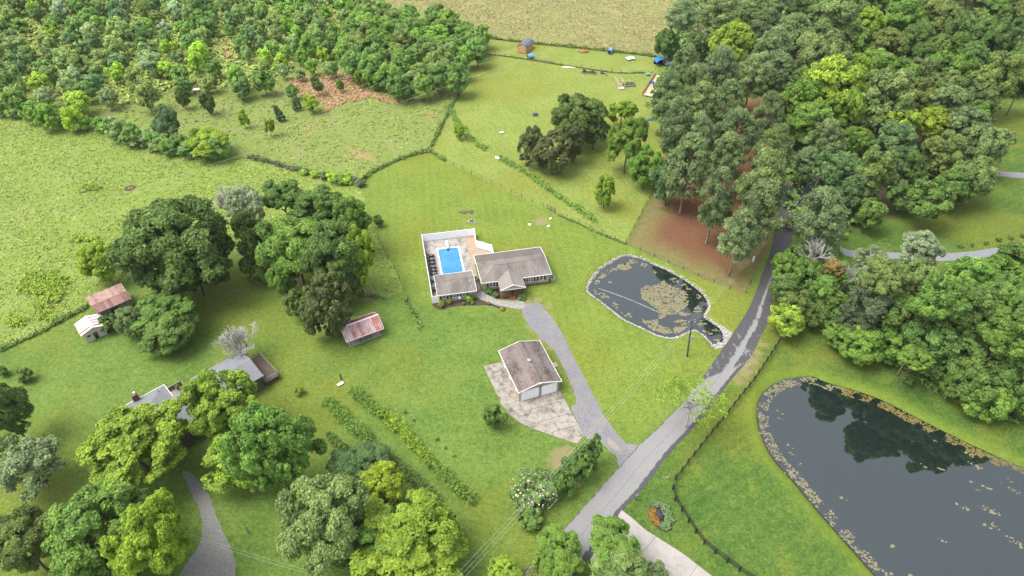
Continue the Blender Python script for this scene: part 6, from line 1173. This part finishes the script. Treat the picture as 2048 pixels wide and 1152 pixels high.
def post(px, h, mat, label, w=.08):
    p = at(*px); b = MB(); b.box(-w, w, -w, w, 0, h); b.add([(-w, -w, h), (w, -w, h), (w, w, h), (-w, w, h), (0, 0, h+w)], [(0, 1, 4), (1, 2, 4), (2, 3, 4), (3, 0, 4)]); tag(b.build('post', M[mat], None, p), label, 'post')
post((771, 600), 1.3, 'oldwood', 'grey fence post at the end of the short wire fence', .12); post((683, 759), 1.3, 'darkwood', 'dark post above the right hedge row'); post((912, 1042), 1.5, 'darkwood', 'dark post below the lower end of the hedge rows'); post((497, 1066), 1.6, 'oldwood', 'thin grey post right of the gravel drive'); post((1506, 523), 1.2, 'whitetarp', 'white marker post on the pine straw by the road', .14)
p = at(683, 768); r = empty('white_chair', (p.x, p.y, 0), .9, 'white plastic chair lying near the right hedge row', 'chair'); b = MB(); b.box(-.3, .3, -.25, .25, .18, .24); b.build('seat', M['vinyl'], r); b = MB(); b.prism([(-.3, -.25, .2), (-.3, .25, .2), (-.75, .25, .35), (-.75, -.25, .35)], (0, 0, .05)); b.build('backrest', M['vinyl'], r)
for x in (-.25, .25): b = MB(); b.box(x-.03, x+.03, -.22, .22, 0, .18); b.build('leg', M['vinyl'], r)
p = at(1272, 1001); r = empty('mailbox', (p.x, p.y, 0), -.8, 'dark mailbox on a post at the road edge', 'mailbox'); b = MB(); b.box(-.05, .05, -.05, .05, 0, 1.05); b.build('post', M['darkwood'], r); b = MB(); b.box(-.15, .15, -.28, .28, 1.05, 1.2); b.tube([(0, -.28, 1.2), (0, .28, 1.2)], .15, 10); b.build('box', M['cushion'], r); b = MB(); b.box(.15, .17, .1, .2, 1.15, 1.4); b.build('flag', M['brick'], r)
# stone fragments at the lawn corner by the pines
pile((1309, 391), 5, .25, .2, 'rock', 'pale stones at the corner of the pine straw', 'stones', .25)
# flower island
p = at(1319, 1037); curve_sheet('flower_bed_soil', Zm(1230, 900, 4.57, [(300, 560), (335, 490), (400, 470), (470, 500), (510, 590), (515, 680), (480, 740), (420, 735), (350, 680), (310, 620)]), .02, M['mulch'], 3, .04, 12)
zz_ = lambda x, y: (1230+x/4.57, 900+y/4.57)
for i, (x, y, s) in enumerate([(365, 505, .62), (405, 505, .55), (455, 545, .7), (480, 600, .75), (490, 655, .75), (470, 705, .7), (435, 705, .55)]):
    g_ = at(*zz_(x, y)); r = empty('ornamental_grass', (g_.x, g_.y, 0), i, f'soft green ornamental grass mound in the flower island, {ORD[i]} clockwise from the top', 'ornamental grass', 'ornamental grasses in the flower island'); c = mobj('foliage', PROTO['cedar'][i % 3], r, (0, 0, s*.5)); c.scale = (s*1.05, s*1.05, s*.6); c.color = (0.17, 0.265, 0.11, 1)
fp = G([zz_(*q) for q in [(305, 560), (335, 520), (375, 560), (395, 640), (410, 700), (370, 690), (320, 640)]]); rg = np.random.default_rng(4); pts = np.array(fillpts(fp, 420, 5)); N = len(pts); C = np.concatenate([pts, rg.uniform(.06, .22, (N, 1))], 1); o = C.mean(0); o[2] = 0; n_ = nrm(np.concatenate([rg.normal(size=(N, 2))*.5, np.ones((N, 1))], 1)); t1, b1 = tangent(rg, n_); s_ = rg.uniform(.03, .065, (N, 1))
tag(mobj('flower_patch', quads('flower_patch', C-o, t1*s_, b1*s_, np.full(N, .5), M['orange']), None, o), 'patch of orange flowers on the left of the flower island', 'flowers', None, 'stuff')
lf = mobj('flower_leaves', quads('flower_leaves', C-o+np.array([.06, .05, -.04]), t1*s_*1.2, b1*s_*1.2, rg.uniform(0, 1, N), M['leaf']), None, o); lf.color = (.07, .12, .03, 1); tag(lf, 'green leaves under the orange flowers', 'flowers', None, 'stuff')
b = MB(); b.blob((0, 0, .35), (.38, .75, .5), RNG, 9, 6, 0, .2); b.blob((.2, .55, .25), (.3, .4, .35), RNG, 8, 5, 0, .2); tag(b.build('boulder', M['darkrock'], None, at(*zz_(405, 610)), .5), 'black boulder in the middle of the flower island', 'boulder')
pile(zz_(458, 250), 4, .2, .15, 'rock', 'small pale stones in the grass by the road edge', 'stones', .16); pile((1500, 735), 14, .5, 1.0, 'rock', 'scattered stones on the bare soil by the road', 'stones', .14)
for i, (col, l) in enumerate(POTC):
    g_ = qx(-5.7-.35*(i % 2), -.3+i*.8, .25); r = empty('potted_plant', g_, 0, l, 'potted plant'); b = MB(); b.tube([(0, 0, 0), (0, 0, .35)], [.16, .22], 9); b.build('pot', M['iron' if i % 2 else 'bluebarrel'], r); c = mobj('plant', PROTO['shrub'][i], r, (0, 0, .6)); c.scale = (.38, .38, .35); c.color = (*COLW[col][0], 1)


# ------------------------------------------------------------------ thin summer haze
hz = NT('haze_air'); pv = hz.n('VolumePrincipled'); hz.put(pv.inputs['Color'], (0.92, 0.95, 1.0)); hz.put(pv.inputs['Density'], 0.00006); hz.put(pv.inputs['Anisotropy'], 0.2); hz.t.links.new(pv.outputs[0], hz.out.inputs['Volume'])
b = MB(); b.box(-320, 320, -80, 420, -3.2, 88); tag(b.build('haze', hz.mat), kind='stuff')
